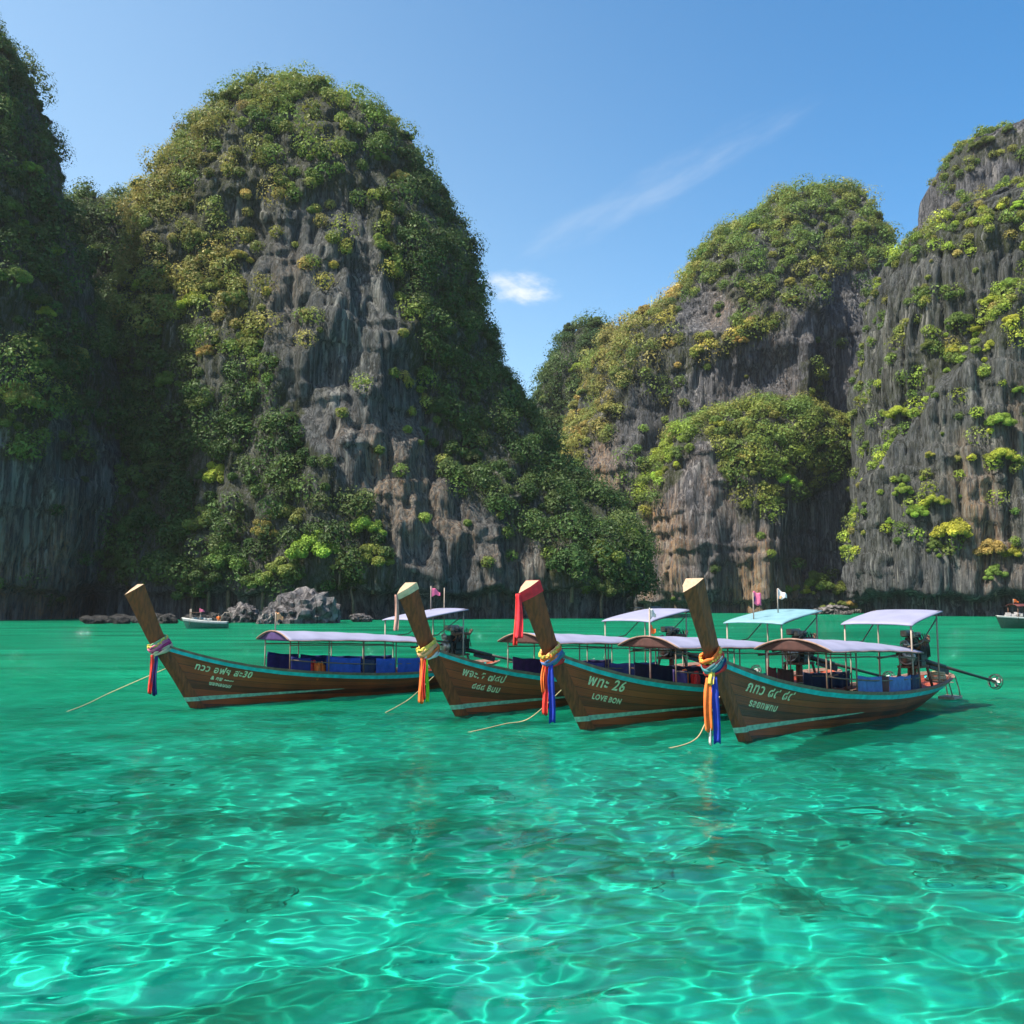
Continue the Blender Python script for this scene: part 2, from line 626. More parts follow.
def water_material():
    m = bpy.data.materials.new('sea_water')
    m.use_nodes = True
    t = m.node_tree
    t.nodes.clear()
    out = N(t, 'ShaderNodeOutputMaterial')
    geo = N(t, 'ShaderNodeNewGeometry')
    sep = N(t, 'ShaderNodeSeparateXYZ')
    t.links.new(geo.outputs['Position'], sep.inputs[0])
    # ripples too small for the mesh, growing with the open water further out
    mp = N(t, 'ShaderNodeMapping')
    mp.inputs['Scale'].default_value = (0.6, 1.5, 1)
    t.links.new(geo.outputs['Position'], mp.inputs[0])
    n1 = N(t, 'ShaderNodeTexNoise'); n1.inputs['Scale'].default_value = 0.30; n1.inputs['Detail'].default_value = 8; n1.inputs['Roughness'].default_value = 0.66
    t.links.new(mp.outputs[0], n1.inputs['Vector'])
    far = N(t, 'ShaderNodeMapRange'); far.inputs['From Min'].default_value = 12; far.inputs['From Max'].default_value = 60
    far.inputs['To Min'].default_value = 0.04; far.inputs['To Max'].default_value = 1.0
    t.links.new(sep.outputs['Y'], far.inputs[0])
    bmp = N(t, 'ShaderNodeBump'); bmp.inputs['Distance'].default_value = 1.8
    t.links.new(far.outputs[0], bmp.inputs['Strength']); t.links.new(n1.outputs[0], bmp.inputs['Height'])
    gl = N(t, 'ShaderNodeBsdfGlossy'); gl.inputs['Roughness'].default_value = 0.03
    rf = N(t, 'ShaderNodeBsdfRefraction'); rf.inputs['Roughness'].default_value = 0.0; rf.inputs['IOR'].default_value = 1.33
    rf.inputs['Color'].default_value = (0.31, 0.97, 0.92, 1)
    df = N(t, 'ShaderNodeBsdfDiffuse')
    # plankton-green body of the deeper water, ripple light and dark painted into its colour
    n2 = N(t, 'ShaderNodeTexNoise'); n2.inputs['Scale'].default_value = 1.0; n2.inputs['Detail'].default_value = 7; n2.inputs['Roughness'].default_value = 0.68
    mp2 = N(t, 'ShaderNodeMapping')
    mp2.inputs['Scale'].default_value = (0.045, 0.16, 1)
    t.links.new(geo.outputs['Position'], mp2.inputs[0]); t.links.new(mp2.outputs[0], n2.inputs['Vector'])
    dc = N(t, 'ShaderNodeMixRGB'); dc.inputs[1].default_value = (0.002, 0.105, 0.052, 1); dc.inputs[2].default_value = (0.005, 0.27, 0.145, 1)
    n2r = N(t, 'ShaderNodeMapRange'); n2r.inputs['From Min'].default_value = 0.36; n2r.inputs['From Max'].default_value = 0.64
    t.links.new(n2.outputs[0], n2r.inputs[0]); t.links.new(n2r.outputs[0], dc.inputs[0]); t.links.new(dc.outputs[0], df.inputs[0])
    t.links.new(bmp.outputs[0], gl.inputs['Normal'])
    t.links.new(bmp.outputs[0], df.inputs['Normal'])
    tur = N(t, 'ShaderNodeMapRange'); tur.inputs['From Min'].default_value = 9; tur.inputs['From Max'].default_value = 48
    tur.inputs['To Min'].default_value = 0.10; tur.inputs['To Max'].default_value = 0.92
    tur.interpolation_type = 'SMOOTHSTEP'
    t.links.new(sep.outputs['Y'], tur.inputs[0])
    body = N(t, 'ShaderNodeMixShader')
    t.links.new(tur.outputs[0], body.inputs[0]); t.links.new(rf.outputs[0], body.inputs[1]); t.links.new(df.outputs[0], body.inputs[2])
    fr = N(t, 'ShaderNodeFresnel'); fr.inputs['IOR'].default_value = 1.33
    t.links.new(bmp.outputs[0], fr.inputs['Normal'])
    f2 = math_node(t, 'MINIMUM', math_node(t, 'MULTIPLY', fr.outputs[0], 1.2), 0.46)
    top = N(t, 'ShaderNodeMixShader')
    t.links.new(f2, top.inputs[0]); t.links.new(body.outputs[0], top.inputs[1]); t.links.new(gl.outputs[0], top.inputs[2])
    t.links.new(top.outputs[0], out.inputs[0])
    return m


water = link('water', water_mesh(), water_material())
tag(water, 'clear emerald green sea water of the bay', 'water', kind='structure')
water.cycles.is_caustics_caster = True


def bed_height(x, y):
    p = np.stack([x, y, 0 * x], 1)
    return -(1.35 + 0.05 * np.clip(y - 6, 0, 60)) + 0.22 * fbm(p / 5.0, 3) + 0.05 * fbm(p / 0.9, 2)


def bed_mesh():
    n = 260
    X, Y = np.meshgrid(np.linspace(-1, 1, n), np.linspace(-1, 1, n))
    X = np.sign(X) * (60 * np.abs(X) + 540 * np.abs(X) ** 4)
    Y = 20 + np.sign(Y) * (34 * np.abs(Y) + np.where(Y > 0, 600, 10) * np.abs(Y) ** 4)
    Z = bed_height(X.ravel(), Y.ravel())
    V = np.stack([X.ravel(), Y.ravel(), Z], 1)
    i = np.arange(n * n).reshape(n, n)
    Q = np.stack([i[:-1, :-1], i[:-1, 1:], i[1:, 1:], i[1:, :-1]], -1).reshape(-1, 4)
    return np_mesh('sea_bed', V, Q, True)


def bed_material():
    m = pmat('sand_bed', (0.4, 0.5, 0.3), 0.9)
    t = m.node_tree
    p = t.nodes['Principled BSDF']
    geo = N(t, 'ShaderNodeNewGeometry')
    n1 = N(t, 'ShaderNodeTexNoise'); n1.inputs['Scale'].default_value = 0.35; n1.inputs['Detail'].default_value = 6; n1.inputs['Distortion'].default_value = 0.6
    t.links.new(geo.outputs['Position'], n1.inputs['Vector'])
    cr = N(t, 'ShaderNodeValToRGB')
    cr.color_ramp.elements[0].position = 0.36; cr.color_ramp.elements[0].color = (0.035, 0.19, 0.135, 1)
    cr.color_ramp.elements[1].position = 0.55; cr.color_ramp.elements[1].color = (0.075, 0.45, 0.36, 1)
    e = cr.color_ramp.elements.new(0.7); e.color = (0.14, 0.50, 0.41, 1)
    t.links.new(n1.outputs[0], cr.inputs[0]); t.links.new(cr.outputs[0], p.inputs['Base Color'])
    return m


bed = link('sea_bed', bed_mesh(), bed_material())
tag(bed, 'pale sandy sea bed under the clear water', 'sea bed', kind='structure')
bed.cycles.is_caustics_receiver = True

# ------------------------------------------------------------------ limestone cliffs
MASSIFS = {}


class Massif:
    pass


def massif(name, label, outl, Yc, ry, nlev, naz, p=2.3, amp=4.0, flute=1.1, bumps=(), under=0.0, under_h=6.0, seed=0,
           mat=None, moss=(), stains=(), shape=None, lean=0.0, ry_pow=0.8, inset=8):
    rows = []
    for py, l, r in outl:
        gap = (r - l) / 2
        ins = min(inset * (1 if py < 400 else max(0.25, 1 - (py - 400) / 110)), gap * 0.6)
        py, l, r = (py + inset * (1 if py < 400 else max(0, 1 - (py - 400) / 150))), l + ins, r - ins
        a, b = at(l, py, Yc), at(r, py, Yc)
        rows.append((a.z, a.x, b.x))
    rows.sort(key=lambda t_: -t_[0])
    rows.append((-5.0, rows[-1][1], rows[-1][2]))
    rows = np.array(rows)
    cx = (rows[:, 1] + rows[:, 2]) / 2
    hw = (rows[:, 2] - rows[:, 1]) / 2
    ztop = rows[0, 0]
    rows_z = np.concatenate([[ztop + 0.5], rows[:, 0]])
    cx = np.concatenate([[cx[0]], cx]); hw = np.concatenate([[0.02], hw])
    ar = np.concatenate([[0], np.cumsum(np.hypot(np.diff(rows_z), np.diff(hw) * 0.7))])
    t = np.linspace(0, ar[-1], nlev)
    z, cx, hw = np.interp(t, ar, rows_z), np.interp(t, ar, cx), np.interp(t, ar, hw)
    k = np.ones(5) / 5
    for _ in range(2):
        pad = np.pad(hw, 2, 'edge'); hw2 = np.convolve(pad, k, 'valid'); hw[3:] = hw2[3:]
        pad = np.pad(cx, 2, 'edge'); cx = np.convolve(pad, k, 'valid')
    hmax = hw.max()
    ryz = ry * (hw / hmax) ** ry_pow
    nf = int(naz * 0.76)
    th = np.concatenate([np.linspace(-0.12, math.pi + 0.12, nf), np.linspace(math.pi + 0.12, 2 * math.pi - 0.12, naz - nf + 2)[1:-1]])
    Z, TH = np.meshgrid(z, th, indexing='ij')
    CX, HW, RY = (np.repeat(v[:, None], naz, 1) for v in (cx, hw, ryz))
    c, s = np.cos(TH), np.sin(TH)
    e = 2 / p
    X = CX + HW * np.sign(c) * np.abs(c) ** e
    yc = Yc + lean * Z
    Y = yc - RY * np.sign(s) * np.abs(s) ** e
    nx_, ny_ = (X - CX) / np.maximum(HW, 1) ** 2, (Y - yc) / np.maximum(RY, 1) ** 2
    nn = np.hypot(nx_, ny_) + 1e-9
    nx_, ny_ = nx_ / nn, ny_ / nn
    P = np.stack([X, Y, Z], -1).reshape(-1, 3)
    so = seed * 31.7
    d = amp * fbm(np.stack([P[:, 0] / 34, P[:, 1] / 34, P[:, 2] / 48], 1) + so, 3)
    d += amp * 0.5 * (0.35 - np.abs(fbm(np.stack([P[:, 0] / 15, P[:, 1] / 15, P[:, 2] / 44], 1) + so + 9, 3))) * 2
    W3 = 0.8 * perlin(np.stack([P[:, 0] / 7, P[:, 1] / 7, P[:, 2] / 12], 1) + so + 2)
    col_ = lambda w_, h_, o_: np.abs(perlin(np.stack([P[:, 0] / w_ + W3 * 0.3, P[:, 1] / w_ + W3 * 0.3, P[:, 2] / h_], 1) + so + o_))
    # dripstone columns, rounded outwards with sharp clefts between them
    d += flute * 2.3 * (np.sqrt(np.minimum(col_(6.0, 46, 0), 0.5)) - 0.5)
    d += flute * 1.3 * (np.sqrt(np.minimum(col_(2.6, 22, 5), 0.5)) - 0.5)
    d += 0.40 * fbm(np.stack([P[:, 0] / 2.2, P[:, 1] / 2.2, P[:, 2] / 5], 1) + so, 3, 0.65)
    led = fbm(np.stack([P[:, 0] / 30, P[:, 1] / 30, P[:, 2] / 7.0], 1) + so + 3, 2)
    d += 0.8 * smooth(0.05, 0.2, led)
    px, py = project(P)
    front = (ny_.reshape(-1) < 0.25)
    for bx, by, sx, sy, am in bumps:
        g = np.exp(-((px - bx) / sx) ** 2 - ((py - by) / sy) ** 2)
        d += am * g * front
    if shape is not None:
        d += shape(px, py, P) * front
    if under:
        # sea-worn notch with a fringe of dripstone
        h = under_h * (1 + 0.35 * perlin(np.stack([P[:, 0] / 9, P[:, 1] / 9, 0 * P[:, 0]], 1) + so))
        d -= under * (1 - smooth(0.72, 1.0, P[:, 2] / h))
    fade = np.clip(HW.reshape(-1) / 9.0, 0.0, 1)
    d -= np.mean(d[front])
    d *= fade
    P[:, 0] += nx_.reshape(-1) * d
    P[:, 1] += ny_.reshape(-1) * d
    P[:, 2] += fade * 1.2 * perlin(np.stack([P[:, 0] / 6, P[:, 1] / 6, P[:, 2] / 6], 1) + so)
    i = np.arange(nlev * naz).reshape(nlev, naz)
    j = np.roll(i, -1, axis=1)
    Q = np.stack([i[:-1], i[1:], j[1:], j[:-1]], -1).reshape(-1, 4)
    m = np_mesh(name, P, Q, True)
    px, py = project(P)
    jx = px + 7 * perlin(np.stack([px / 14, py / 14, 0 * px + so], 1)); jy = py + 7 * perlin(np.stack([px / 14, py / 14, 0 * px + so + 4], 1))
    st = np.zeros(len(P))
    big = 16 * perlin(np.stack([px / 30, py / 45, 0 * px + so + 8], 1)); big2 = 16 * perlin(np.stack([px / 30, py / 45, 0 * px + so + 12], 1))
    for poly, v in stains:
        acc = 0
        for ox in (-14, -7, 0, 7, 14):
            for oy in (-26, -13, 0, 13, 26):
                acc = acc + inpoly(jx + big + ox, jy + big2 + oy, poly) / 25.0
        acc = acc * np.clip(1 + 1.3 * fbm(np.stack([P[:, 0] / 7, P[:, 1] / 7, P[:, 2] / 30], 1) + so, 3), 0.1, 1.5)
        st = np.maximum(st, acc * v)
    mo = np.full(len(P), 0.35)
    for poly, v, *_ in moss:
        mo = np.where(inpoly(jx, jy, poly), np.clip(v, 0.05, 1), mo)
    point_float(m, st, 'stain')
    point_float(m, mo, 'moss')
    o = link(name, m, mat or M_rock)
    tag(o, label, 'cliff', kind='structure')
    # sampling tables
    Ms = Massif()
    Ms.name, Ms.ob, Ms.so = name, o, so
    A, B, C_, D_ = (P[Q[:, q]] for q in range(4))
    nrm = np.cross(C_ - A, D_ - B)
    ln = np.linalg.norm(nrm, axis=1)
    Ms.area = ln / 2
    Ms.n = nrm / np.maximum(ln, 1e-9)[:, None]
    cen = (A + B + C_ + D_) / 4
    outw = cen - np.stack([np.repeat(cx, naz)[:len(cen)], np.full(len(cen), Yc), cen[:, 2]], 1)
    flip = (Ms.n * outw).sum(1) < -0.0
    Ms.n[flip & (np.abs(Ms.n[:, 2]) < 0.9)] *= -1
    Ms.n[(Ms.n[:, 2] < -0.9)] *= -1
    Ms.A, Ms.B, Ms.C, Ms.D = A, B, C_, D_
    Ms.bvh = BVHTree.FromPolygons([tuple(v) for v in P.tolist()], [tuple(q) for q in Q.tolist()])
    Ms.moss = moss
    Ms.Yc = Yc
    MASSIFS[name + label] = Ms
    return Ms


# vegetation cover seen on each cliff: polygons in order, (outline, density, size of plants, tone)
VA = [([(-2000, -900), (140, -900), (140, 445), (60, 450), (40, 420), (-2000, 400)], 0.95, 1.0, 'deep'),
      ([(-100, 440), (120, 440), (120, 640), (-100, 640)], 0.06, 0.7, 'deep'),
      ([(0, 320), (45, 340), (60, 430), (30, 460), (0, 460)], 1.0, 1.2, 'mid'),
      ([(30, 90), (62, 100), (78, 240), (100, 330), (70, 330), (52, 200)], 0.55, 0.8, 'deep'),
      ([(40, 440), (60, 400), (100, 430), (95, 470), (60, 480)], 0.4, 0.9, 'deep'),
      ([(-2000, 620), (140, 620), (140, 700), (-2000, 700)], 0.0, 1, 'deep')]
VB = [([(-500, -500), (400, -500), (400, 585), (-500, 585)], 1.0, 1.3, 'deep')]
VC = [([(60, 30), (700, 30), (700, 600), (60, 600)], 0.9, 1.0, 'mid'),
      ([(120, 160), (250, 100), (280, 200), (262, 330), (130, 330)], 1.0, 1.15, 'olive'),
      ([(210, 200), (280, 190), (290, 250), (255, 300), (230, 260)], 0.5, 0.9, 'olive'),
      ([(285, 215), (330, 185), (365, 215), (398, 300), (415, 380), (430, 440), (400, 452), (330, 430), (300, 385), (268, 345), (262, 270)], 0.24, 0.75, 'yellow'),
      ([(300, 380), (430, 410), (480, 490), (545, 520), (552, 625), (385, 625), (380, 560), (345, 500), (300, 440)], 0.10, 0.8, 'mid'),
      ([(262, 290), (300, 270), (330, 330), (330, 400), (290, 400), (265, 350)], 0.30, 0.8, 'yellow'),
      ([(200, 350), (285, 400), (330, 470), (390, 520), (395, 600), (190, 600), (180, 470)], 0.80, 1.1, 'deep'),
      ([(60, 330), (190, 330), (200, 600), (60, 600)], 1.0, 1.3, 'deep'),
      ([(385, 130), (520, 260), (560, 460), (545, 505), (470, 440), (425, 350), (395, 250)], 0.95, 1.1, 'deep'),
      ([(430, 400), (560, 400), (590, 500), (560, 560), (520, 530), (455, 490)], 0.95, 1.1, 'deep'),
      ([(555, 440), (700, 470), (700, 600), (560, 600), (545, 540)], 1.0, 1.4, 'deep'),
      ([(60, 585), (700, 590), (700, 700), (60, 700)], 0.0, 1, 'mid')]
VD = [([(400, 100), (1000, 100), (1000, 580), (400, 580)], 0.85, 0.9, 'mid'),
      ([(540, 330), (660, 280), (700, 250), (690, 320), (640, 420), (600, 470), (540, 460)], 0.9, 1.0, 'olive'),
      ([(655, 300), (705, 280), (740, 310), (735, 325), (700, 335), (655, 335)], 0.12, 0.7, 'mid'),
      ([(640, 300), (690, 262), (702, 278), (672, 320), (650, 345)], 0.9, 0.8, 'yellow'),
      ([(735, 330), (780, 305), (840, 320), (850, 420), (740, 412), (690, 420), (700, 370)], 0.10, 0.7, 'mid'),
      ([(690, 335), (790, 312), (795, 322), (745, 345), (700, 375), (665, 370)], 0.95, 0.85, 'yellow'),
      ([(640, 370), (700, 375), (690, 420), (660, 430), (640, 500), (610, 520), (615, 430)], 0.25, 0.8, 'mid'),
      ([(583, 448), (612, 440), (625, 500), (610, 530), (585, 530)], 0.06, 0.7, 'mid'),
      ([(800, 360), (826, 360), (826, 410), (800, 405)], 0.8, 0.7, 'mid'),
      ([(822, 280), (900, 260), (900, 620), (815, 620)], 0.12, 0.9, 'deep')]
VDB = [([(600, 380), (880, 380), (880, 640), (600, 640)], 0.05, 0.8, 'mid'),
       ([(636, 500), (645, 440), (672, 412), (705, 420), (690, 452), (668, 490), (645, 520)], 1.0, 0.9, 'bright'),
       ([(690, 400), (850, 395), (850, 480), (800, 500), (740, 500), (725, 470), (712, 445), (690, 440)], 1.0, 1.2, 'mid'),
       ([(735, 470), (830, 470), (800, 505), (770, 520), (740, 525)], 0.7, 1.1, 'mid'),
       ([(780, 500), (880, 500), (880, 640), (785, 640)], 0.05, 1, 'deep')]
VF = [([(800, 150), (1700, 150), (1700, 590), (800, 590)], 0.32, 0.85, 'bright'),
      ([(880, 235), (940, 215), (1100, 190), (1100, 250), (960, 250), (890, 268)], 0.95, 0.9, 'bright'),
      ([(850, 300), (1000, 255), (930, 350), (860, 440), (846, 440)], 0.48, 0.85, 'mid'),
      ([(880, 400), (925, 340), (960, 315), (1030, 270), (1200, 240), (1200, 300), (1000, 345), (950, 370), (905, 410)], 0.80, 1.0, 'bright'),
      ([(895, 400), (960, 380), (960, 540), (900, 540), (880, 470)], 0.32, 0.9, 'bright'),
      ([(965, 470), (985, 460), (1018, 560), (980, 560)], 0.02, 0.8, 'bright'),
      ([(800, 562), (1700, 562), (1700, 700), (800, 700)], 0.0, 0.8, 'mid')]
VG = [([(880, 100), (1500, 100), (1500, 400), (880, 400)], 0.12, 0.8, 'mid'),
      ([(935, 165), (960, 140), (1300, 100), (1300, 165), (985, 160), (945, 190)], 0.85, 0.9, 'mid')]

mA = massif('cliff', 'dark shaded cliff wall rising at the edge of the bay beside the big dome',
            [(-30, -420, -60), (-22, -560, -28), (0, -620, -6), (25, -640, 8), (60, -660, 26), (100, -660, 38), (140, -660, 50), (190, -660, 62),
             (240, -660, 76), (300, -660, 96), (360, -660, 102), (420, -660, 104), (480, -660, 103), (530, -660, 99), (565, -660, 90), (600, -660, 82), (622, -660, 78)],
            182, 34, 190, 420, p=2.6, amp=3.5, flute=0.9, under=3.0, under_h=6, seed=1, inset=14, moss=VA,
            stains=[([(-20, 520), (90, 500), (90, 640), (-20, 640)], 0.55)])
mB = massif('cliff', 'forested saddle between the dark cliff and the big dome',
            [(205, 60, 160), (230, 40, 190), (270, 20, 210), (330, 0, 230), (420, -20, 250), (520, -30, 260), (612, -30, 270)],
            262, 26, 90, 160, p=2.2, amp=4, seed=2, moss=VB)
mC = massif('cliff', 'tall rounded limestone dome with a bare grey face and forested flanks',
            [(78, 278, 300), (80, 262, 325), (84, 248, 338), (92, 230, 354), (102, 215, 374), (116, 200, 394), (132, 186, 408), (155, 172, 426), (180, 160, 443), (210, 148, 459),
             (240, 138, 478), (275, 128, 490), (310, 119, 502), (340, 112, 519), (370, 106, 532), (400, 101, 546), (435, 98, 554), (470, 95, 569),
             (500, 92, 588), (535, 90, 608), (575, 88, 631), (612, 88, 637)],
            222, 50, 270, 520, p=2.25, amp=4.0, flute=1.1, under=3.5, under_h=6.5, seed=3, moss=VC,
            inset=20, bumps=[(330, 420, 70, 160, 5.0), (150, 470, 60, 140, -8), (470, 420, 60, 150, -5), (455, 300, 40, 120, 3), (600, 560, 40, 60, 5), (240, 560, 60, 60, -3),
                   (520, 560, 14, 50, -3)],
            stains=[([(335, 420), (430, 440), (480, 510), (470, 560), (400, 555), (345, 510)], 0.5), ([(268, 265), (290, 265), (296, 325), (272, 315)], 0.7),
                    ([(480, 520), (560, 520), (560, 612), (480, 612)], 0.25)])
mE = massif('cliff', 'far dark forested shoulder behind the second dome',
            [(322, 575, 600), (330, 560, 625), (345, 550, 640), (380, 540, 660), (440, 530, 690), (520, 520, 700), (612, 510, 720)],
            400, 40, 90, 180, p=2.2, amp=5, seed=8, moss=[([(0, 0), (1024, 0), (1024, 600), (0, 600)], 1.0, 1.0, 'deep')])
mD = massif('cliff', 'second limestone dome with a green summit and grey rock faces',
            [(181, 808, 822), (184, 790, 843), (192, 768, 861), (204, 745, 872), (220, 722, 882), (240, 700, 892), (262, 678, 898), (285, 654, 905), (305, 632, 910),
             (325, 604, 914), (345, 585, 918), (380, 572, 925), (430, 562, 930), (480, 556, 935), (540, 550, 940), (613, 548, 945)],
            350, 62, 250, 460, p=2.2, amp=5.0, flute=1.3, seed=4, inset=14, moss=VD, mat=M_rock_far,
            bumps=[(700, 310, 28, 22, -7), (770, 370, 40, 30, -5), (640, 400, 30, 120, 4), (600, 480, 30, 60, 6), (840, 470, 22, 170, -13), (660, 430, 16, 90, -6), (745, 250, 50, 50, 4),
                   (810, 350, 14, 80, 4)],
            stains=[([(583, 445), (606, 435), (628, 495), (622, 530), (600, 530), (588, 480)], 0.95), ([(700, 290), (760, 300), (790, 330), (740, 345), (705, 330)], 0.5),
                    ([(735, 320), (835, 310), (840, 420), (720, 410)], 0.15)])
mDb = massif('cliff', 'rocky buttress with a green top at the foot of the second dome',
             [(404, 735, 815), (410, 712, 838), (418, 690, 850), (430, 672, 860), (450, 660, 868), (480, 650, 875), (520, 645, 880), (570, 640, 884), (614, 637, 888)],
             302, 30, 150, 320, p=2.3, amp=3.0, inset=10, flute=1.2, under=2.0, under_h=4, seed=5, moss=VDB, mat=M_rock_far,
             bumps=[(700, 520, 30, 90, 5), (655, 540, 14, 80, 3), (735, 540, 18, 90, -4), (765, 570, 20, 60, 3), (830, 540, 40, 100, -10)],
             stains=[([(638, 490), (672, 480), (690, 540), (690, 620), (636, 620)], 0.9), ([(735, 545), (795, 560), (795, 620), (720, 620)], 1.0), ([(690, 440), (730, 470), (730, 560), (695, 540)], 0.3)])


def shape_F(px, py, P):
    # lower front tier, its rim running up to the outer edge
    line = 470 - (px - 868) * 1.22
    jag = 10 * perlin(np.stack([px / 16, 0 * px, 0 * px], 1))
    return 7.5 * smooth(-12, 14, py - line + jag) * smooth(835, 870, px)


mF = massif('cliff', 'grey fluted cliff dotted with bright shrubs above a dark sea notch',
            [(150, 1180, 1500), (170, 1080, 1550), (190, 1030, 1600), (202, 985, 1620), (212, 950, 1640), (222, 925, 1650), (234, 905, 1660), (248, 888, 1660), (268, 872, 1670), (300, 861, 1680), (340, 853, 1690),
             (380, 848, 1690), (430, 846, 1700), (480, 843, 1700), (530, 840, 1700), (575, 836, 1700), (612, 834, 1700)],
            240, 42, 230, 620, p=2.7, amp=3.0, flute=1.5, under=6.0, under_h=5.8, seed=6, inset=-2, moss=VF, shape=shape_F,
            stains=[([(945, 460), (975, 455), (1018, 540), (1012, 580), (975, 560)], 0.9), ([(1000, 380), (1040, 380), (1040, 500), (1010, 470)], 0.3)])
mG = massif('cliff', 'grey rock tower with a green cap standing above the fluted cliff',
            [(126, 1090, 1300), (131, 1020, 1320), (138, 985, 1330), (146, 962, 1340), (156, 946, 1350), (170, 931, 1355), (200, 923, 1360), (232, 917, 1365), (300, 905, 1380), (400, 890, 1400), (612, 880, 1420)],
            315, 34, 130, 300, p=2.8, amp=2.5, flute=1.3, seed=7, inset=3, moss=VG, mat=M_rock_far)

# ------------------------------------------------------------------ foliage
TONES = {'deep': [(0.032, 0.066, 0.018), (0.044, 0.082, 0.021), (0.056, 0.088, 0.025)],  # plant greens, with shade painted into deep and sunlight into the brighter tones
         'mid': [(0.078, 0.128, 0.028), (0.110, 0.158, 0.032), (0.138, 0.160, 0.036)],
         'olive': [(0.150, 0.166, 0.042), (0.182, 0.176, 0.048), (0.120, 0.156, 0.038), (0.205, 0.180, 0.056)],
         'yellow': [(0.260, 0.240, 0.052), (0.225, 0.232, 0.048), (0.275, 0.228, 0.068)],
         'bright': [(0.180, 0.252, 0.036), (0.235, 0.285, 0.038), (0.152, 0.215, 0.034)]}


def leaf_cloud(C, Rr, cols, nper, size, squash=0.8, up=0.3, gen=rng, fill=0.24):
    """quads scattered on the shells of lobes; C (n,3), Rr (n,), cols (n,3)"""
    n = len(C)
    idx = np.repeat(np.arange(n), nper)
    k = len(idx)
    d = gen.normal(size=(k, 3))
    d[:, 2] += up
    d /= np.linalg.norm(d, axis=1)[:, None]
    core = gen.random(k) < fill
    rad = np.where(core, gen.uniform(0.50, 0.84, k), gen.uniform(0.84, 1.03, k))
    wob = 1 + 0.16 * perlin(d * 2.1 + C[idx] * 0.77)
    pos = C[idx] + d * (Rr[idx] * rad * wob)[:, None] * np.array([1, 1, squash])
    nv = d + np.array([0, 0, 0.2]) + 0.42 * gen.normal(size=(k, 3))
    nv /= np.linalg.norm(nv, axis=1)[:, None]
    t1 = np.cross(nv, gen.normal(size=(k, 3)))
    t1 /= np.linalg.norm(t1, axis=1)[:, None] + 1e-9
    t2 = np.cross(nv, t1)
    sz = (size if np.isscalar(size) else size[idx]) * gen.uniform(0.7, 1.3, k) * np.where(core, 2.3, 1.0)
    a = t1 * (sz * 0.5)[:, None]
    b = t2 * (sz * 0.33)[:, None]
    bend = nv * (sz * 0.14)[:, None]
    V = np.stack([pos - a - bend, pos + b * 1.0, pos + a - bend, pos - b], 1).reshape(-1, 3)
    Q = np.arange(k * 4).reshape(-1, 4)
    cc = cols[idx] * gen.uniform(1.1, 1.6, k)[:, None]
    return V, Q, cc


def sample_massif(M, dens, jit=True):
    """poisson samples on the faces: (points, normals)"""
    cnt = rng.poisson(M.area * dens)
    idx = np.repeat(np.arange(len(cnt)), cnt)
    u, v = rng.random(len(idx))[:, None], rng.random(len(idx))[:, None]
    P = (M.A[idx] * (1 - u) + M.B[idx] * u) * (1 - v) + (M.D[idx] * (1 - u) + M.C[idx] * u) * v
    return P, M.n[idx]


def veg_at(M, P, n):
    px, py = project(P)
    so = M.so
    jx = px + 9 * perlin(np.stack([px / 18, py / 18, 0 * px + so], 1)); jy = py + 9 * perlin(np.stack([px / 18, py / 18, 0 * px + so + 4], 1))
    den = np.zeros(len(P)); siz = np.ones(len(P)); ton = np.full(len(P), 'mid', dtype=object)
    for poly, v, sz, tn in M.moss:
        k = inpoly(jx, jy, poly)
        den[k] = v; siz[k] = sz; ton[k] = tn
    return den, siz, ton, px, py


FOLIAGE_LABELS = {}


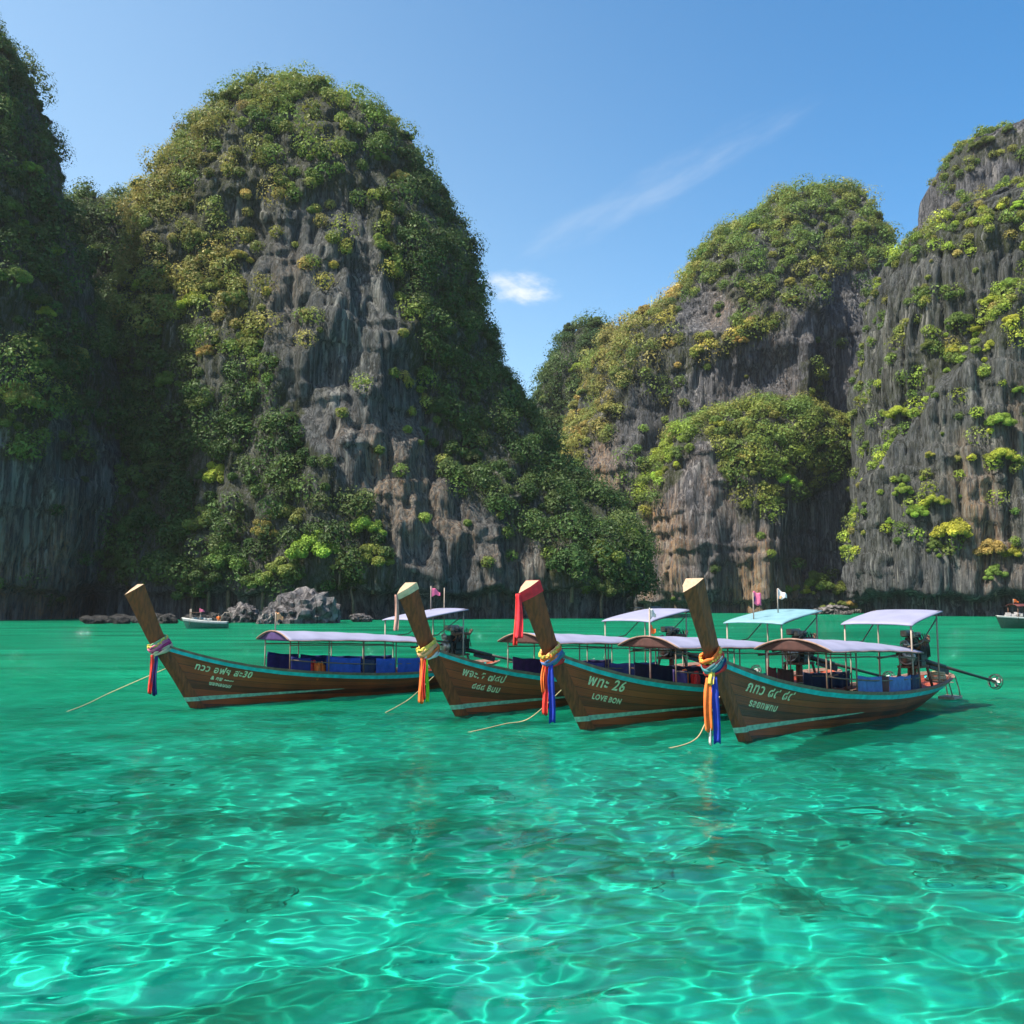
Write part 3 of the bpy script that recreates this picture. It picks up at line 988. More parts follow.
def clothe(M, dens, label, leaf=0.55, nper=85, rbase=1.9, ymax=1e9):
    P, n = sample_massif(M, dens)
    den, siz, ton, px, py = veg_at(M, P, n)
    # only the side one can see from the bay, and above the spray line
    vis = (px > -260) & (px < 1300) & (P[:, 2] > 3.0) & (P[:, 1] < M.Yc + 14)
    patch = fbm(np.stack([P[:, 0] / 11, P[:, 1] / 11, P[:, 2] / 15], 1) + M.so, 3)
    slope = np.clip(n[:, 2], -0.3, 1)
    prob = np.where(den > 0.6, den * (0.80 + 0.35 * slope + 0.45 * patch), den * (0.55 + 1.9 * np.clip(slope, 0, 1) + 2.2 * np.clip(patch, -0.35, 1)))
    keep = vis & (rng.random(len(P)) < prob)
    P, n, siz, ton, px = P[keep], n[keep], siz[keep], ton[keep], px[keep]
    k = len(P)
    Rr = rbase * siz * np.exp(rng.normal(-0.05, 0.46, k))
    Rr = np.minimum(Rr, rbase * 2.0)
    cols = np.zeros((k, 3))
    for q in range(k):
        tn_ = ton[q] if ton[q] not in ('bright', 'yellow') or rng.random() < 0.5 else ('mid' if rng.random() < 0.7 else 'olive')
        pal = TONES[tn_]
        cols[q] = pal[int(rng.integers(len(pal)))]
    hue = fbm(np.stack([P[:, 0] / 16, P[:, 1] / 16, P[:, 2] / 16], 1) + 40, 2)
    cols *= (1 + 0.25 * np.clip(hue, -1, 1))[:, None] * np.exp(rng.normal(0, 0.16, k))[:, None]
    cols[:, 0] *= 1 + 0.22 * np.clip(hue, -0.6, 1)
    C = P + n * (Rr * 0.25)[:, None] + np.array([0, 0, 1]) * (Rr * 0.25)[:, None]
    lf = leaf * np.sqrt(siz)
    inside = (px > -40) & (px < 1064)
    V, Q, cc = leaf_cloud(C[inside], Rr[inside], cols[inside], nper, lf[inside], 0.82)
    V2, Q2, c2_ = leaf_cloud(C[~inside], Rr[~inside], cols[~inside], nper // 3, lf[~inside] * 1.6, 0.82)
    V = np.concatenate([V, V2]); Q = np.concatenate([Q, Q2 + len(V) - len(V2)]); cc = np.concatenate([cc, c2_])
    m = np_mesh('hillside_foliage', V, Q, False)
    face_color(m, cc)
    o = link('hillside_foliage', m, M_leaf)
    tag(o, label, 'foliage', kind='stuff')
    print('foliage', label, k, len(Q))
    return o


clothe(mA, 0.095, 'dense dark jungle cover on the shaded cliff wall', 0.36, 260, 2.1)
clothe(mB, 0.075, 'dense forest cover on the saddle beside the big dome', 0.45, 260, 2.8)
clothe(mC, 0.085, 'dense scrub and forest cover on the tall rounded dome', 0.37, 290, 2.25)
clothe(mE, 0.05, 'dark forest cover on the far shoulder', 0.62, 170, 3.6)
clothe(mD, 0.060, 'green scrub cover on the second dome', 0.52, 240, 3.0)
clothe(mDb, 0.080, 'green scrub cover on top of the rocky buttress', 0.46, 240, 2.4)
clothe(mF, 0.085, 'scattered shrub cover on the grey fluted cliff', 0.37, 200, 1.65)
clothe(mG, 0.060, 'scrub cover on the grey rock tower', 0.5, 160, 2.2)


# ------------------------------------------------------------------ trees
def crown_variant(seed, spread, tall, nl):
    """a crown of about 4 m radius made of leaf clumps on limbs, with its trunk; origin at the foot"""
    r = np.random.default_rng(seed)
    H = 5.5 * tall
    lob, rad = [], []
    tb = MB()
    path = [(0, 0, -3.0), (0.1, 0.05, 0), (0.25 * r.normal(), 0.25 * r.normal(), H * 0.35), (0.4 * r.normal(), 0.4 * r.normal(), H * 0.7)]
    tb.tube(path, [0.34, 0.26, 0.2, 0.12], 7)
    for i in range(nl):
        a = 2.4 * i + r.uniform(-0.4, 0.4)
        q = math.sqrt((i + 0.5) / nl)
        rr = 3.1 * q * spread * r.uniform(0.75, 1.15)
        z = H * (1.0 - 0.42 * q * q) + r.normal() * 0.45
        c = np.array([rr * math.cos(a), rr * math.sin(a), z])
        lob.append(c)
        rad.append(r.uniform(0.95, 1.65) * (1.05 - 0.25 * q))
        if i % 2 == 0:
            base = Vector(path[2]) * 0.5 + Vector(path[3]) * 0.5
            mid = base * 0.45 + Vector(c) * 0.55 + Vector((0, 0, -0.5))
            tb.tube([base, mid, Vector(c)], [0.12, 0.07, 0.03], 5, cap=False)
    C = np.array(lob); Rr = np.array(rad)
    cols = np.ones((nl, 3)) * np.exp(r.normal(0, 0.18, nl))[:, None]
    V, Q, cc = leaf_cloud(C, Rr, cols, 330, 0.34, 0.75, 0.4, r, 0.2)
    m = np_mesh('crown', V, Q, False)
    face_color(m, cc)
    m.materials.append(M_tree)
    t = tb.build('trunk', M_bark)
    tm = t.data
    bpy.data.objects.remove(t)
    return m, tm


VARS = [crown_variant(100 + i, sp, tl, nl) for i, (sp, tl, nl) in enumerate([(1.0, 0.75, 20), (1.15, 0.65, 24), (0.85, 1.0, 20), (1.0, 1.2, 26), (1.25, 0.8, 28), (0.8, 0.6, 14)])]


def plant(P, scale, tone, label, group, var=None, name='tree', rz=None, sink=0.4):
    v = VARS[var if var is not None else rnd.randrange(len(VARS))]
    e = empty(name, (P[0], P[1], P[2] - sink), rnd.uniform(0, 6.28) if rz is None else rz)
    tag(e, label, 'tree' if name == 'tree' else 'shrub', group)
    c = link('crown', v[0], None, e)
    t = link('trunk', v[1], M_bark, e)
    e.scale = (scale,) * 3
    pal = TONES[tone]
    col = pal[rnd.randrange(len(pal))]
    k = math.exp(rnd.gauss(0, 0.15))
    c.color = (col[0] * k * rnd.uniform(0.85, 1.25), col[1] * k, col[2] * k, 1)
    return e


def cast(M, px, py):
    d = ray_dir(px, py).normalized()
    h = M.bvh.ray_cast(Vector((0, 0, CAM_H)), d)
    return h[0], h[1]


def tree_at(M, px, py, rpx, tone, label, group, var=None, out=0.35, fallback=None):
    """a tree whose crown is centred near the pixel, rooted on the rock below it"""
    p, n = cast(M, px, py)
    for k_ in range(1, 14):
        # the rim: step inwards until the rock is met
        if p is not None:
            break
        for qx, qy in ((px - 4 * k_, py), (px, py + 4 * k_), (px + 4 * k_, py), (px - 3 * k_, py + 3 * k_), (px + 3 * k_, py + 3 * k_)):
            p, n = cast(M, qx, qy)
            if p is not None:
                break
    if p is None:
        p = at(px, py, M.Yc if fallback is None else fallback)
        n = Vector((0, -1, 0.3))
    dist = p.y
    r = rpx * dist / FPX
    sc = r / 4.0
    vi = var if var is not None else rnd.randrange(len(VARS))
    hgt = 5.5 * [0.75, 0.65, 1.0, 1.2, 0.8, 0.6][vi] * sc * 0.8
    foot = Vector((p.x + n.x * r * out, p.y + n.y * r * out, p.z - hgt))
    return plant(foot, sc, tone, label, group, vi, sink=0)


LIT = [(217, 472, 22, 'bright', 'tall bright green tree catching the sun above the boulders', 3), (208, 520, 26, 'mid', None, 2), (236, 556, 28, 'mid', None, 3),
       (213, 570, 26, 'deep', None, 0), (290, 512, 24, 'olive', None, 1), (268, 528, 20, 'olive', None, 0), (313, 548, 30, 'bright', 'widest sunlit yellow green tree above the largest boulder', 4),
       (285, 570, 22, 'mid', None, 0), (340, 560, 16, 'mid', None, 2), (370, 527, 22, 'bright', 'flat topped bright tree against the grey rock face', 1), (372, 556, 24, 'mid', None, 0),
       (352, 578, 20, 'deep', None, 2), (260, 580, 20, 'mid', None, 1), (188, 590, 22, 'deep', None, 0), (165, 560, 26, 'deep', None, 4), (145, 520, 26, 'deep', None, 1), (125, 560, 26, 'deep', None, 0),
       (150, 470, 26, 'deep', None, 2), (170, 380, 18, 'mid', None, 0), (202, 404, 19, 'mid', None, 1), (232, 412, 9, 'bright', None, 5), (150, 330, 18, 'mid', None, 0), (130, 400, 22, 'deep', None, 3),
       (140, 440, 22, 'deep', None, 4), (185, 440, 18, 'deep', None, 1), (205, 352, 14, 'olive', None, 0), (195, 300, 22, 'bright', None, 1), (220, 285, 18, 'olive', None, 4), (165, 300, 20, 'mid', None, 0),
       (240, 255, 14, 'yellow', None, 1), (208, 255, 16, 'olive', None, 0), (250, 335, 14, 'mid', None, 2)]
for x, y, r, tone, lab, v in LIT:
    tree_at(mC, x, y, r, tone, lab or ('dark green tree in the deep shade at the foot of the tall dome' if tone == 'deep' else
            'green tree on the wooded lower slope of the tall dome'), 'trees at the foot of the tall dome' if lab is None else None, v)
for x, y, r, tone, v in [(22, 62, 13, 'deep', 0), (44, 104, 13, 'deep', 4), (54, 118, 11, 'deep', 1), (62, 172, 7, 'deep', 5), (8, 42, 13, 'deep', 0), (35, 92, 9, 'deep', 2), (66, 190, 7, 'deep', 0), (30, 74, 8, 'deep', 5)]:
    tree_at(mA, x, y, r, tone, 'small dark tree leaning from the rim of the shaded cliff wall', 'trees on the rim of the shaded cliff', v, fallback=178)
for x, y, r, tone, v in [(5, 205, 20, 'mid', 4), (20, 225, 16, 'bright', 0), (14, 275, 20, 'olive', 1), (20, 395, 26, 'mid', 4), (8, 420, 20, 'mid', 0), (45, 300, 18, 'deep', 2), (60, 360, 18, 'deep', 3), (80, 400, 14, 'deep', 1)]:
    tree_at(mA, x, y, r, tone, 'leafy tree growing out of the shaded cliff wall', 'trees on the face of the shaded cliff', v)
for x, y, r, tone, v in [(88, 212, 20, 'deep', 4), (112, 218, 17, 'deep', 0), (139, 186, 14, 'deep', 0), (150, 215, 20, 'mid', 1), (76, 240, 18, 'mid', 1), (100, 250, 20, 'mid', 4), (128, 235, 16, 'deep', 2), (160, 185, 12, 'mid', 2),
                         (84, 285, 18, 'mid', 0), (110, 300, 22, 'deep', 4), (125, 270, 18, 'mid', 1), (100, 345, 24, 'deep', 0), (120, 350, 18, 'deep', 2), (135, 300, 16, 'deep', 3)]:
    tree_at(mB, x, y, r, tone, 'dark tree crown on the forested saddle beside the tall dome', 'trees on the forested saddle', v, fallback=250)
for x, y, r, tone, v in [(530, 345, 11, 'deep', 0), (527, 366, 10, 'deep', 2), (520, 330, 8, 'deep', 5), (618, 530, 22, 'bright', 1), (604, 556, 24, 'mid', 4), (582, 520, 20, 'deep', 0), (628, 548, 15, 'bright', 0),
                         (570, 560, 26, 'deep', 4), (600, 585, 22, 'deep', 1), (556, 500, 18, 'deep', 2), (545, 455, 14, 'deep', 0), (600, 500, 14, 'mid', 2), (625, 575, 14, 'mid', 0)]:
    tree_at(mC, x, y, r, tone, 'tree on the low wooded spur of the tall dome' if y > 400 else 'small tree silhouetted on the steep edge of the tall dome',
            'trees on the wooded spur' if y > 400 else 'trees on the edge of the tall dome', v, fallback=215)
for x, y, r, tone, v in [(1000, 420, 14, 'bright', 4), (1004, 455, 15, 'bright', 1), (957, 530, 20, 'bright', 4), (918, 512, 15, 'bright', 0), (934, 545, 12, 'mid', 2), (935, 500, 12, 'bright', 1), (988, 548, 17, 'yellow', 4),
                         (996, 572, 13, 'mid', 2), (1015, 552, 14, 'bright', 0), (905, 490, 12, 'bright', 0), (900, 412, 13, 'bright', 1), (905, 478, 9, 'mid', 3), (868, 445, 9, 'mid', 0), (952, 350, 10, 'bright', 3),
                         (948, 372, 9, 'bright', 2), (960, 318, 12, 'mid', 4), (990, 300, 12, 'bright', 1), (1012, 285, 13, 'bright', 4), (930, 345, 11, 'mid', 0), (1010, 320, 11, 'bright', 0), (1018, 390, 10, 'bright', 0),
                         (892, 262, 8, 'mid', 2), (908, 232, 10, 'deep', 3), (1018, 205, 9, 'bright', 0), (975, 330, 11, 'bright', 0), (890, 520, 9, 'bright', 5), (990, 345, 10, 'bright', 2), (930, 455, 9, 'yellow', 5)]:
    tree_at(mF, x, y, r, tone, 'large bright green tree rooted in the pale streaked rock of the fluted cliff' if r >= 20 else ('bright yellow green shrub clinging to the fluted grey cliff' if tone in ('bright', 'yellow') else 'darker green shrub clinging to the fluted grey cliff'),
            None if r >= 20 else 'shrubs on the fluted cliff', v, out=0.2)
for x, y, r, tone, v in [(820, 582, 17, 'mid', 4), (806, 590, 12, 'bright', 0), (838, 588, 13, 'mid', 1), (795, 588, 9, 'mid', 2)]:
    tree_at(mDb, x, y, r, tone, 'rounded green tree at sea level in the dark gap before the fluted cliff', 'trees in the gap by the fluted cliff', v, fallback=286)
for x, y, r, tone, v in [(745, 425, 15, 'mid', 4), (770, 440, 17, 'mid', 1), (795, 450, 16, 'bright', 4), (760, 470, 15, 'mid', 0), (800, 425, 14, 'mid', 2), (720, 425, 13, 'bright', 0), (790, 480, 15, 'bright', 1), (775, 500, 12, 'mid', 2),
                         (670, 445, 14, 'bright', 4), (660, 475, 11, 'bright', 1), (820, 440, 12, 'mid', 0), (750, 500, 9, 'mid', 5), (745, 455, 12, 'olive', 4), (700, 420, 11, 'mid', 0), (815, 470, 11, 'mid', 1)]:
    tree_at(mDb, x, y, r, tone, 'leafy tree on the green top of the rocky buttress', 'trees on the rocky buttress', v)
# more trees over the wooded slopes, standing where the scrub is thick
def scatter_trees(M, count, label, group, smin, smax, box, names='tree'):
    P, n = sample_massif(M, 0.03)
    den, siz, ton, px, py = veg_at(M, P, n)
    ok = (den > 0.7) & (px > box[0]) & (px < box[2]) & (py > box[1]) & (py < box[3]) & (P[:, 2] > 8) & (P[:, 1] < M.Yc + 3)
    idx = np.nonzero(ok)[0]
    idx = rng.permutation(idx)[:count]
    for i in idx:
        sc = rnd.uniform(smin, smax)
        tone = ton[i] if rnd.random() < 0.7 else rnd.choice(['mid', 'olive', 'deep', 'bright'])
        plant(P[i] - np.array([0, 0, 1.2 * sc]), sc, tone, label, group, sink=0)


scatter_trees(mC, 60, 'small tree among the scrub on the upper slopes of the tall dome', 'trees on the slopes of the tall dome', 0.45, 0.8, (120, 70, 560, 480))
scatter_trees(mD, 55, 'small tree among the scrub on the second dome', 'trees on the second dome', 0.55, 1.0, (545, 175, 890, 520))
scatter_trees(mA, 26, 'small dark tree among the jungle of the shaded cliff wall', 'trees in the jungle of the shaded cliff', 0.4, 0.75, (0, 20, 110, 430))
scatter_trees(mE, 16, 'dark tree on the far shoulder behind the second dome', 'trees on the far shoulder', 0.8, 1.2, (540, 315, 620, 470))
scatter_trees(mG, 10, 'small tree on the green cap of the rock tower', 'trees on the rock tower', 0.5, 0.9, (915, 120, 1024, 240))


# ------------------------------------------------------------------ boulders and shore rocks
def rock_mesh(name, seed, mat, sub=4, sq=(1, 1, 0.8), rough=0.35):
    import bmesh
    bm = bmesh.new()
    bmesh.ops.create_icosphere(bm, subdivisions=sub, radius=1)
    co = np.array([v.co for v in bm.verts])
    d = 0.35 * perlin(co * 1.1 + seed * 7.7) + rough * 0.6 * np.abs(perlin(co * 2.3 + seed * 3.1)) + rough * 0.35 * perlin(co * 5 + seed) + rough * 0.2 * perlin(co * 11 + seed)
    co = co * (1 + d)[:, None] * np.array(sq)
    for v, c in zip(bm.verts, co):
        v.co = c
    m = bpy.data.meshes.new(name)
    bm.to_mesh(m)
    bm.free()
    point_float(m, np.zeros(len(m.vertices)), 'moss')
    m.materials.append(mat)
    return m


ROCKS = [rock_mesh('boulder', s, M_boulder, 4, sq, 0.6) for s, sq in ((1, (1.1, 1, .85)), (2, (1.2, .9, .75)), (3, (0.9, 1, 1.0)))]
DROCKS = [rock_mesh('shore_rock', s, M_darkrock, 3, sq) for s, sq in ((11, (1.1, 1, .7)), (12, (1.4, .9, .6)), (13, (1, 1, .8)), (14, (1.2, 1, .6)))]


def rock_at(px, py_base, wpx, mesh, label, group=None, name='boulder', tall=1.0):
    p = on_water(px, py_base)
    r = wpx / 2 * p.y / FPX
    o = link(name, mesh)
    o.location = (p.x, p.y + r * 0.6, 0.25 * r)
    o.scale = (r / 1.1, r / 1.1, r / 1.1 * tall)
    o.rotation_euler = (rnd.uniform(-.2, .2), rnd.uniform(-.2, .2), rnd.uniform(0, 6.28))
    tag(o, label, 'rock', group)
    return o


rock_at(303, 623.5, 60, ROCKS[0], 'largest pale boulder standing in the water below the sunlit trees', tall=1.05)
rock_at(282, 623, 36, ROCKS[1], 'leaning pale boulder pressed against the largest one', tall=1.5)
rock_at(266, 624, 24, ROCKS[2], 'small low pale boulder at the outer end of the boulder pile')
rock_at(240, 622.5, 32, ROCKS[1], 'dark grey boulder with a pale tip behind the small green boat', tall=1.3)
rock_at(360, 622, 22, ROCKS[1], 'low flat boulder at the waterline below the grey rock face', tall=0.7)
for i in range(34):
    x = rnd.uniform(84, 225)
    rock_at(x, rnd.uniform(620.5, 624), rnd.uniform(8, 20), DROCKS[i % 4], 'dark rock on the shaded rubble shore below the dome', 'dark rocks on the shaded shore', 'shore_rock')
for i in range(18):
    x = rnd.uniform(812, 858)
    rock_at(x, rnd.uniform(613.2, 615.0), rnd.uniform(4, 11), ROCKS[i % 3], 'pale rock on the low spit below the green tree', 'pale rocks on the low spit', 'shore_rock', tall=0.8)
rock_at(836, 614.3, 30, ROCKS[1], 'broad pale rock forming the low spit', tall=0.5)
for x, y, r in [(842, 603, 7), (850, 602, 6), (832, 604, 6), (854, 604, 6), (824, 605, 5)]:
    p = at(x, y, 256)
    plant((p.x, p.y, p.z - 1.6), r * 256 / FPX / 4, 'olive', 'low yellow green shrub on the pale rock spit', 'shrubs on the low spit', 5, 'shrub', sink=0)

M_reef = pmat('reef_rock', (0.030, 0.12, 0.085), 0.9, 0.4, 2.0)
t_ = M_reef.node_tree
gg = N(t_, 'ShaderNodeTexCoord'); sg = N(t_, 'ShaderNodeSeparateXYZ'); nn_ = N(t_, 'ShaderNodeTexNoise'); nn_.inputs['Scale'].default_value = 5; nn_.inputs['Detail'].default_value = 6
t_.links.new(gg.outputs['Generated'], sg.inputs[0]); t_.links.new(gg.outputs['Generated'], nn_.inputs['Vector'])
hz_ = math_node(t_, 'ADD', sg.outputs['Z'], math_node(t_, 'MULTIPLY', math_node(t_, 'SUBTRACT', nn_.outputs[0], 0.5), 0.9))
mr_ = N(t_, 'ShaderNodeMapRange'); mr_.inputs['From Min'].default_value = 0.42; mr_.inputs['From Max'].default_value = 1.05
t_.links.new(hz_, mr_.inputs[0])
mc_ = N(t_, 'ShaderNodeMixRGB'); mc_.inputs[1].default_value = (0.075, 0.45, 0.36, 1); mc_.inputs[2].default_value = (0.02, 0.10, 0.075, 1)
t_.links.new(mr_.outputs[0], mc_.inputs[0]); t_.links.new(mc_.outputs[0], t_.nodes['Principled BSDF'].inputs['Base Color'])
REEF = [rock_mesh('submerged_rock', s, M_reef, 4, (1, 1, 1)) for s in (21, 22, 23)]
for px, py, w in [(25, 868, 95), (100, 955, 60), (185, 888, 95), (250, 985, 60), (305, 882, 75), (390, 905, 60), (385, 830, 70), (150, 832, 60), (800, 985, 90), (960, 945, 90), (870, 885, 60),
                  (620, 945, 80), (735, 925, 70), (640, 850, 60), (840, 815, 70), (540, 905, 50), (480, 850, 50), (920, 830, 60), (60, 815, 70), (700, 870, 60)]:
    p = on_water(px, py, -1.6)
    o = link('submerged_rock', REEF[rnd.randrange(3)])
    z = float(bed_height(np.array([p.x]), np.array([p.y]))[0])
    r = w / 2 * p.y / FPX
    o.location = (p.x, p.y, z - 0.02)
    o.scale = (r * 1.35, r * rnd.uniform(0.9, 1.4), 0.16 + 0.07 * r)
    o.rotation_euler = (0, 0, rnd.uniform(0, 6.28))
    o.cycles.is_caustics_receiver = True
    tag(o, 'dark weedy rock patch lying on the sandy sea bed', 'rock', 'dark rocks on the sea bed')

# ------------------------------------------------------------------ longtail boats
U = 3.4 / 2.6      # boat drawings below are in units of 1/U metre


def hull_wood():
    m = pmat('varnished_hull_wood', (0.12, 0.06, 0.028), 0.42)
    t = m.node_tree
    p = t.nodes['Principled BSDF']
    p.inputs['Coat Weight'].default_value = 0.25
    p.inputs['Coat Roughness'].default_value = 0.25
    uv = N(t, 'ShaderNodeUVMap', uv_map='plank')
    sep = N(t, 'ShaderNodeSeparateXYZ')
    t.links.new(uv.outputs[0], sep.inputs[0])
    pl = math_node(t, 'MULTIPLY', sep.outputs['Y'], 9.0)
    idx = math_node(t, 'FLOOR', pl)
    fr = math_node(t, 'FRACT', pl)
    seam = math_node(t, 'LESS_THAN', math_node(t, 'ABSOLUTE', math_node(t, 'SUBTRACT', fr, 0.5)), 0.472)
    wn = N(t, 'ShaderNodeTexWhiteNoise', noise_dimensions='1D')
    t.links.new(idx, wn.inputs['W'])
    mp = N(t, 'ShaderNodeMapping')
    mp.inputs['Scale'].default_value = (1.2, 26, 1)
    t.links.new(uv.outputs[0], mp.inputs[0])
    nz = N(t, 'ShaderNodeTexNoise')
    nz.inputs['Scale'].default_value = 7
    nz.inputs['Detail'].default_value = 8
    t.links.new(mp.outputs[0], nz.inputs['Vector'])
    tc_ = N(t, 'ShaderNodeTexCoord')
    nb = N(t, 'ShaderNodeTexNoise')
    nb.inputs['Scale'].default_value = 1.1
    nb.inputs['Detail'].default_value = 5
    t.links.new(tc_.outputs['Object'], nb.inputs['Vector'])
    cr = N(t, 'ShaderNodeValToRGB')
    cr.color_ramp.elements[0].position = 0.33; cr.color_ramp.elements[0].color = (0.060, 0.011, 0.004, 1)
    cr.color_ramp.elements[1].position = 0.68; cr.color_ramp.elements[1].color = (0.48, 0.076, 0.017, 1)
    v = math_node(t, 'ADD', math_node(t, 'MULTIPLY', nz.outputs[0], 0.62), math_node(t, 'MULTIPLY', nb.outputs[0], 0.38))
    v = math_node(t, 'ADD', v, math_node(t, 'MULTIPLY', math_node(t, 'SUBTRACT', wn.outputs[0], 0.5), 0.22))
    oi = N(t, 'ShaderNodeObjectInfo')
    v = math_node(t, 'ADD', v, math_node(t, 'MULTIPLY', math_node(t, 'SUBTRACT', oi.outputs['Random'], 0.5), 0.10))
    t.links.new(v, cr.inputs[0])
    mxn = N(t, 'ShaderNodeMixRGB')
    mxn.inputs[1].default_value = (0.035, 0.010, 0.006, 1)
    t.links.new(seam, mxn.inputs[0]); t.links.new(cr.outputs[0], mxn.inputs[2])
    t.links.new(mxn.outputs[0], p.inputs['Base Color'])
    b = N(t, 'ShaderNodeBump')
    b.inputs['Distance'].default_value = 0.012
    hh = math_node(t, 'ADD', math_node(t, 'MULTIPLY', seam, 1.2), nz.outputs[0])
    t.links.new(hh, b.inputs['Height']); t.links.new(b.outputs[0], p.inputs['Normal'])
    return m


M_hull = hull_wood()
M_post = pmat('weathered_post_wood', (0.20, 0.045, 0.012), 0.5, 0.55, 5.0, 0.5, 14, (3, 3, 0.5))
M_endgrain = pmat('cut_end_wood', (0.36, 0.26, 0.175), 0.75, 0.2, 20)
M_teal = pmat('teal_paint', (0.03, 0.50, 0.52), 0.4, 0.25, 5)
M_cap = pmat('cap_rail_wood', (0.23, 0.135, 0.105), 0.6, 0.35, 6, 0.3)
M_pale = pmat('pale_green_paint', (0.30, 0.52, 0.36), 0.5, 0.35, 9)
M_letter = pmat('pale_lettering_paint', (0.66, 0.68, 0.42), 0.6, 0.3, 14)
M_deck = pmat('deck_wood', (0.10, 0.062, 0.040), 0.7, 0.4, 6, 0.3, 20, (1, 6, 1))
M_roof = pmat('awning_canvas', (0.27, 0.275, 0.40), 0.7, 0.10, 2.2, 0.25, 3, trans=0.15)
M_roof_blue = pmat('awning_blue_canvas', (0.18, 0.34, 0.40), 0.7, 0.15, 3, 0.25, 3, trans=0.15)
M_pole = pmat('pole_wood', (0.16, 0.10, 0.07), 0.6, 0.3, 10)
M_pole_pale = pmat('pale_pole', (0.30, 0.24, 0.20), 0.55, 0.25, 10)
M_iron = pmat('engine_iron', (0.030, 0.028, 0.028), 0.45, 0.5, 12, 0.3, metal=0.3)
M_rust = pmat('rusty_iron', (0.13, 0.06, 0.035), 0.75, 0.5, 12, 0.3)
M_steel = pmat('worn_steel', (0.30, 0.29, 0.28), 0.4, 0.3, 9, metal=0.8)
M_brightmetal = pmat('pale_steel', (0.60, 0.58, 0.55), 0.35, 0.2, 9, metal=0.6)
M_black = pmat('black_rubber', (0.018, 0.018, 0.02), 0.6)
M_rope = pmat('pale_rope', (0.42, 0.33, 0.19), 0.85, 0.3, 30)
CL = {}


def cloth(c):
    if c not in CL:
        cols = {'red': (0.72, 0.035, 0.025), 'orange': (0.85, 0.18, 0.03), 'blue': (0.015, 0.04, 0.42), 'navy': (0.012, 0.018, 0.14), 'lime': (0.30, 0.75, 0.04),
                'white': (0.78, 0.74, 0.70), 'pink': (0.75, 0.16, 0.30), 'magenta': (0.50, 0.03, 0.16), 'yellow': (0.72, 0.55, 0.10), 'teal': (0.05, 0.22, 0.25),
                'peach': (0.85, 0.42, 0.20), 'cream': (0.72, 0.58, 0.38), 'mauve': (0.50, 0.28, 0.24), 'green': (0.20, 0.42, 0.22), 'purple': (0.055, 0.03, 0.13),
                'tarp': (0.025, 0.075, 0.36), 'tarp_dark': (0.015, 0.02, 0.06), 'maroon': (0.10, 0.022, 0.022), 'brown': (0.075, 0.03, 0.022), 'sky': (0.09, 0.17, 0.40),
                'gable_purple': (0.06, 0.03, 0.13), 'gable_brown': (0.075, 0.030, 0.026), 'scarlet': (0.85, 0.03, 0.05)}
        CL[c] = pmat(c + '_cloth', cols[c], 0.75, 0.25, 6, 0.3, 12, trans=0.12)
    return CL[c]


def lerp_tab(tab, x):
    xs, ys = zip(*tab)
    return float(np.interp(x, xs, ys))


_zg = [(-0.95, 1.66), (-0.7, 1.60), (-0.3, 1.46), (0.3, 1.27), (0.9, 1.11), (1.5, 0.98), (2.2, 0.86), (3, 0.76), (4, 0.67), (5, 0.60), (6, 0.565), (7.5, 0.55), (8.5, 0.57), (9.3, 0.61), (10.3, 0.70)]
XE = 10.25


def s_gun(u):
    return -0.72 + (XE + 0.72) * u


def zg(u):
    return lerp_tab(_zg, s_gun(u))


def zk(u):
    return lerp_tab([(0, -0.35), (0.6, -0.32), (0.8, -0.15), (0.92, 0.08), (1.0, 0.28)], u)


def bgun(u):
    return lerp_tab([(0, 0.07), (0.06, 0.20), (0.13, 0.37), (0.22, 0.58), (0.32, 0.76), (0.44, 0.89), (0.56, 0.94), (0.72, 0.90), (0.85, 0.78), (0.94, 0.60), (0.98, 0.42), (1.0, 0.22)], u)


def stem_x(z):
    return lerp_tab([(-0.4, 0.27), (0.0, 0.0), (0.7, -0.44), (1.4, -0.93), (1.7, -1.10)], z)


def hull_pt(u, v, off=0.0, side=-1):
    z = zk(u) + (zg(u) - zk(u)) * v
    z0 = zk(0) + (zg(0) - zk(0)) * v
    x0 = stem_x(z0) + 0.17
    x1 = XE - 0.9 * max(1 - v, 0) ** 1.2
    x = x0 + (x1 - x0) * u
    full = 0.85 - 0.45 * math.exp(-((u - 0.62) / 0.33) ** 2)
    y = bgun(u) * max(v, 0) ** full + off
    y = max(y, 0.03)
    return Vector((x, side * y, z))


def hull_uv(s, z):
    u, v = 0.3, 0.6
    for _ in range(14):
        z0 = zk(0) + (zg(0) - zk(0)) * v
        x0 = stem_x(z0) + 0.17
        x1 = XE - 0.9 * (1 - min(max(v, 0), 1)) ** 1.2
        u = min(max((s - x0) / (x1 - x0), 0), 1)
        v = (z - zk(u)) / (zg(u) - zk(u))
    return u, v


MESHCACHE = {}


def cached(key, make, name, mat, parent):
    """first call builds the part, later calls reuse its mesh"""
    if key in MESHCACHE:
        o = bpy.data.objects.new(name, MESHCACHE[key])
        COL.objects.link(o)
        o.parent = parent
        return o
    o = make().build(name, mat, parent)
    MESHCACHE[key] = o.data
    return o


